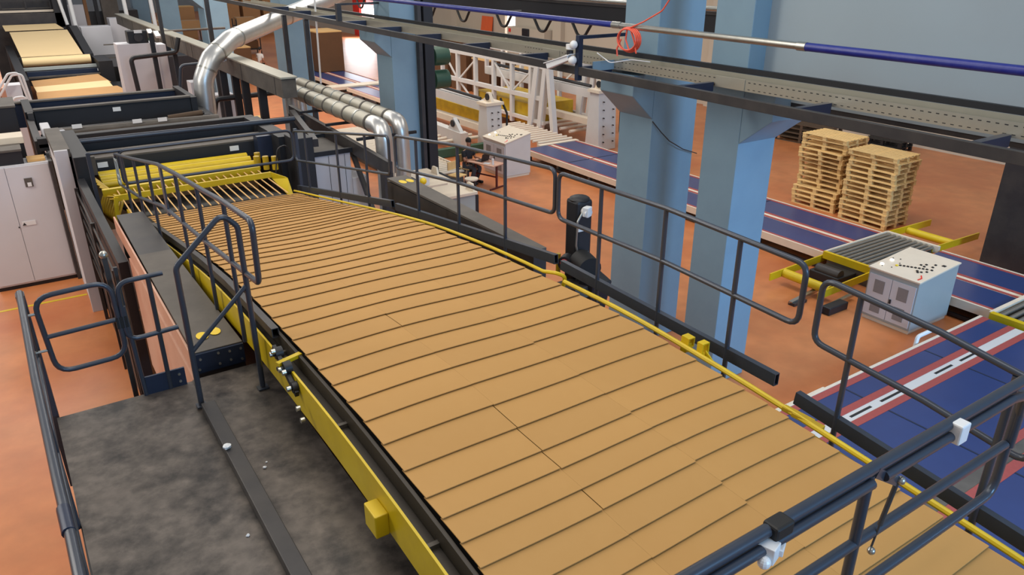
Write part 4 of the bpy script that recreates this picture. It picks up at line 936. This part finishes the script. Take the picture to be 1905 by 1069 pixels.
# ================================================================= DESK, MAN, CHAIRS
dk = thing('desk', 'wooden desk with dark red T-legs in front of the white console', 'desk', (11.62,18.95,0))
fwd = Vector((.30,-.954,0)); sd = Vector((.954,.30,0)); dc = Vector((11.62,18.95,0))
def dl(a, b, z): v = dc + fwd*a + sd*b; return Vector((v.x, v.y, z))
rz = math.atan2(fwd.y, fwd.x)
MB().obox(dl(0,0,.735),1.05,.55,.03,rz).build('desk_top','wood_dark' if False else 'salmon',dk,bevel=.005)
for a in (-.42,.42):
    lg = MB().bar(dl(a,0,.72),dl(a,0,.04),.05,.05).build('leg','red_bright' if False else 'darkred',dk); MB().bar(dl(a,-.3,.02),dl(a,.3,.02),.05,.04).build('foot','darkred',lg)
MB().bar(dl(-.42,0,.35),dl(.42,0,.35),.03,.04).build('stretcher','darkred',dk)
lp = thing('laptop', 'open laptop with a lit screen on the wooden desk', 'laptop', dl(-.15,.05,.75))
MB().obox(dl(-.2,.05,.762),.24,.34,.018,rz).build('keyboard_base','black',lp); MB().obox(dl(-.05,.05,.88),.014,.34,.23,rz,0,.25).build('screen_lid','black',lp); MB().obox(dl(-.062,.05,.88),.006,.31,.20,rz,0,.25).build('screen','screen',lp)
tag(MB().cyl(dl(.38,-.12,.75),dl(.38,-.12,.93),.035,10).build('bottle','plastic',smooth=True),'clear white bottle standing at the right end of the desk','bottle')
tag(MB().obox(dl(.15,-.12,.757),.2,.14,.012,rz+.2).build('paper_sheet','plastic'),'loose white paper lying on the desk beside the laptop','paper')
cr = thing('chair', 'wooden chair the man at the laptop is sitting on', 'chair', dl(-.78,.05,0))
MB().obox(dl(-.78,.05,.44),.42,.42,.03,rz).build('seat','wood',cr); MB().obox(dl(-1.0,.05,.72),.03,.40,.24,rz).build('backrest','wood',cr)
for a, b in ((-.95,-.14),(-.95,.24),(-.6,-.14),(-.6,.24)): MB().bar(dl(a,b,.43),dl(a,b,0),.035,.035).build('leg','steel_dark',cr)
for b in (-.12,.22): MB().bar(dl(-.97,b,.43),dl(-1.0,b,.84),.03,.03).build('back_post','steel_dark',cr)
sp = PZ(877,332,.5)
so = thing('stool', 'round cream-topped stool between the desk and white machine cover', 'stool', (sp.x,sp.y,0))
MB().cyl((sp.x,sp.y,.47),(sp.x,sp.y,.51),.20,20).build('seat','cream',so,smooth=True)
for k in range(4): a = k*math.pi/2+.4; MB().bar((sp.x+.12*math.cos(a),sp.y+.12*math.sin(a),.47),(sp.x+.2*math.cos(a),sp.y+.2*math.sin(a),0),.025,.025).build('leg','steel_dark',so)
c2 = thing('chair', 'empty wooden chair just left of the round stool', 'chair', (sp.x-.1,sp.y+.8,0))
q = Vector((sp.x-.05,sp.y+.75,0))
MB().obox(q+Vector((0,0,.44)),.40,.40,.03,rz).build('seat','wood',c2); MB().obox(q-fwd*.2+Vector((0,0,.70)),.03,.38,.24,rz).build('backrest','wood',c2)
for a, b in ((-.17,-.17),(-.17,.17),(.17,-.17),(.17,.17)): v=q+fwd*a+sd*b; MB().bar((v.x,v.y,.43),(v.x,v.y,0),.03,.03).build('leg','steel_dark',c2)

def skin_mesh(name, joints, edges, m, parent, tf, sub=1):
    me = bpy.data.meshes.new(name); base = world_loc(parent)
    me.from_pydata([tuple(tf @ Vector(j[0]) - base) for j in joints], edges, []); me.update()
    me.materials.append(M[m]); o = bpy.data.objects.new(name, me); COL.objects.link(o); o.parent = parent
    sk = o.modifiers.new('skin','SKIN'); sk.use_smooth_shade = True
    for i, j in enumerate(joints):
        v = me.skin_vertices[0].data[i]; v.radius = (j[1], j[2] if len(j) > 2 else j[1]); v.use_root = (i == 0)
    s = o.modifiers.new('sub','SUBSURF'); s.levels = sub; s.render_levels = sub
    return o
def person(label, loc, rz, seated, shirt, trousers, act):
    t = thing('person', label, 'person', loc); tf = Matrix.Translation(Vector(loc)) @ Matrix.Rotation(rz, 4, 'Z')
    ph = .50 if seated else .95
    J = [((0,0,ph),.13,.15),((.02,0,ph+.22),.12,.14),((.04,0,ph+.42),.12,.16),((.06,0,ph+.55),.055),((.09,0,ph+.62),.055),((.10,0,ph+.70),.085,.075),((.105,0,ph+.80),.075)]
    E = [(0,1),(1,2),(2,3),(3,4),(4,5),(5,6)]
    def add(p, r, par): J.append((p, r)); E.append((par, len(J)-1)); return len(J)-1
    arms, legs = [], []
    for s in (-1, 1):
        if seated: k = [((.10,.10*s,ph-.01),.085),((.44,.12*s,ph+.0),.065),((.36,.12*s,.28),.055),((.30,.12*s,.09),.04),((.42,.13*s,.045),.038)]
        else: k = [((0,.10*s,ph-.08),.085),((.03,.10*s,.50),.06),((-.01,.10*s,.1),.045),((.1,.11*s,.045),.04)]
        i = 0
        for p, r in k: i = add(p, r, i); legs.append(i)
        sh = (.04,.19*s,ph+.46)
        k = [(sh,.06),((.14,.25*s,ph+.22),.045),((.40,.14*s,ph+.27),.034),((.47,.12*s,ph+.27),.03)] if act else [(sh,.06),((.03,.26*s,ph+.2),.045),((.16,.24*s,ph+.0),.034),((.21,.23*s,ph-.06),.03)]
        i = 2
        for p, r in k: i = add(p, r, i); arms.append(i)
        hp = Vector(k[-1][0])
        for f in range(4): add(tuple(hp+Vector((.085-.008*abs(f-1),(f-1.5)*.022,-.012))), .009, i)
        add(tuple(hp+Vector((.03,-.05*s,.0))), .010, i)
    skin_mesh('body', J, E, 'skin', t, tf)
    K = [((0,0,ph-.02),.145,.165),((.02,0,ph+.22),.135,.155),((.04,0,ph+.44),.13,.17),((.055,0,ph+.53),.075)]; F = [(0,1),(1,2),(2,3)]
    for s in (-1,1):
        K.append(((.04,.19*s,ph+.46),.075)); F.append((2,len(K)-1)); a = J[arms[0 if s<0 else 4]+1][0]; K.append((tuple(Vector((.04,.19*s,ph+.46)).lerp(Vector(a),.75)),.062)); F.append((len(K)-2,len(K)-1))
    skin_mesh('shirt', K, F, shirt, t, tf)
    K = [((0,0,ph),.15,.165)]; F = []
    n = 4 if seated else 3
    for s in range(2):
        i = 0
        for q in range(n):
            p, r = J[legs[s*(5 if seated else 4)+q]][0], J[legs[s*(5 if seated else 4)+q]][1]
            K.append((p, r+.015)); F.append((i, len(K)-1)); i = len(K)-1
    skin_mesh('trousers', K, F, trousers, t, tf)
    hc = Vector((.10,0,ph+.76)); mb = MB().sphere(hc+Vector((-.018,0,.03)),.098,(1,.86,1.02),14,10); mb.v = [tf @ v for v in mb.v]; mb.build('hair','hair',t,smooth=True)
    mb = MB().sphere(hc+Vector((.085,0,-.035)),.018,(1,.7,1.3),8,6)
    for s in (-1,1): mb.sphere(hc+Vector((0,.083*s,-.03)),.024,(.7,.4,1.2),8,6)
    mb.v = [tf @ v for v in mb.v]; mb.build('nose_and_ears','skin',t,smooth=True)
    mb = MB()
    for s in (-1,1): mb.sphere(hc+Vector((.078,.032*s,-.005)),.010,(1,1,.7),8,6)
    mb.obox(hc+Vector((.080,0,-.085)),.012,.045,.008); mb.v = [tf @ v for v in mb.v]; mb.build('eyes_and_mouth','hair',t)
    for s in (-1,1):
        mb = MB().obox((.40 if seated else .06,.125*s,.04),.26,.09,.08); mb.v=[tf @ v for v in mb.v]; mb.build('shoe','rubber',t,bevel=.02)
    return t
pl = dl(-.82,.05,0)
person('man in a black shirt and grey trousers sitting at the desk typing on a laptop', (pl.x,pl.y,0), rz, True, 'cloth_black', 'cloth_grey', True)
person('man in a white shirt and black trousers standing behind the cable trunk', (12.3,44,0), .4, False, 'cloth_white', 'cloth_black', False)

# ================================================================= GOODS IN THE BACKGROUND
def stack(x0, x1, y0, y1, z0, z1, label, m='card_dark', top='board_top', grp=None):
    t = thing('board_stack', label, 'cardboard stack', ((x0+x1)/2,(y0+y1)/2,z0), grp)
    MB().box(x0,x1,y0,y1,z0,z1-.06).build('stack_body',m,t,bevel=.01); MB().box(x0,x1,y0,y1,z1-.06,z1).build('top_sheet',top,t)
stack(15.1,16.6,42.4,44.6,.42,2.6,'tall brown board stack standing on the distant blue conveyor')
for k, (x, y, w, h) in enumerate(((11.2,70,1.6,1.6),(13.4,71,1.5,2.6),(15.5,70,1.7,1.8),(17.6,72,1.3,3.2),(19.2,72,1.5,3.4),(21.0,72,1.4,3.1))):
    stack(x,x+w,y,y+1.6,0,h,'tall brown board stack in the far storage row, %s from the left' % ordn(k), 'tan_web' if k != 2 else 'salmon')
for k, (x, y) in enumerate(((10.6,56),(12.4,56.5),(14.6,57))):
    t = thing('shelf_rack', 'dark storage rack with board bundles between the far columns, %s from the left' % ordn(k), 'rack', (x+.8,y+.5,0))
    for dx in (0,1.5): 
        for dy in (0,1.0): MB().box(x+dx,x+dx+.06,y+dy,y+dy+.06,0,2.4).build('upright','black',t)
    for z in (.3,1.1,1.9): MB().box(x,x+1.56,y,y+1.06,z,z+.08).build('shelf','steel_dark',t)
    MB().box(x+.1,x+1.4,y+.1,y+.9,1.98,2.5).build('board_bundle','tan_web',t); MB().box(x+.1,x+1.4,y+.1,y+.9,.4,.9).build('board_bundle','card_dark',t)
for i in range(7):
    k = 6 - i; pos = 'topmost' if k == 0 else 'lowest' if i == 0 else ordn(k) + ' from the top'
    pallet('light pallet, %s in the pile behind the trunk posts' % pos, 'light pallets behind the cable trunk', (7.35, 28.6, i*.1325), 1.5)
stack(10.8,12.2,45.2,46.6,0,1.75,'brown board stack beside the man in the white shirt')
for k, (x, y, w, d, h) in enumerate(((20.2,32.5,1.6,1.7,1.72),(20.0,34.4,1.5,1.6,1.9),(19.9,36.2,1.6,1.5,1.65),(20.6,30.6,1.4,1.5,1.45))):
    stack(x,x+w,y,y+d,0,h,'dark brown board bale behind the white truss, %s from the right' % ordn({3:0,0:1,1:2,2:3}[k]))
for k, (x, y, h) in enumerate(((25.6,51.5,1.5),(25.8,49.0,1.2),(25.6,46.6,1.9),(25.8,45.0,1.3),(25.2,54.5,1.8))):
    stack(x,x+1.6,y,y+1.5,0,h,'brown board stack against the far beige wall, %s from the right' % ordn({3:0,2:1,1:2,0:3,4:4}[k]))
for k, (x, y) in enumerate(((24.4,50.8),(24.0,46.6),(22.6,38.0))):
    b = MB().box(x,x+1.0,y,y+1.1,0,1.1).build('wrapped_bundle','plastic',bevel=.06); tag(b,'white wrapped bundle near the far beige wall, %s from the left' % ordn(k),'bundle')
b = MB().prism([(27.1,43.6,0),(27.45,43.6,2.85),(27.40,43.6,2.85),(27.0,43.6,0)],(0,1.3,0)).build('orange_board','orange'); tag(b,'bright orange board leaning on the far beige wall','board')
c = thing('wall_cabinet','pale cabinet with a dark bag hanging on it by the bright doorway','cabinet',(27.1,39,0))
MB().box(26.7,27.4,36.9,40.8,0,2.5).build('body','wall_beige',c); MB().box(26.6,26.7,38.4,39.1,1.3,2.5).build('hanging_bag','black',c,bevel=.05); MB().box(26.66,26.7,40.4,40.6,2.2,2.4).build('alarm_light','red_bright',c)
b = MB().box(20.9,21.9,40.6,41.4,.75,.85); 
for x, y in ((21,40.7),(21.8,40.7),(21,41.3),(21.8,41.3)): b.box(x-.03,x+.03,y-.03,y+.03,0,.75)
tag(b.build('work_table','cab'),'small grey table on the bright patch of floor near the far gate','table')
b = MB().box(-1.9,-1.2,7.2,8.2,0,.35).build('carton','cream',bevel=.005); tag(b,'cream carton on the floor at the bottom left corner','box')
b = MB().box(-14,.5,16.66,16.74,.001,.004).build('floor_marking','yellow'); 
b['kind'] = 'structure'
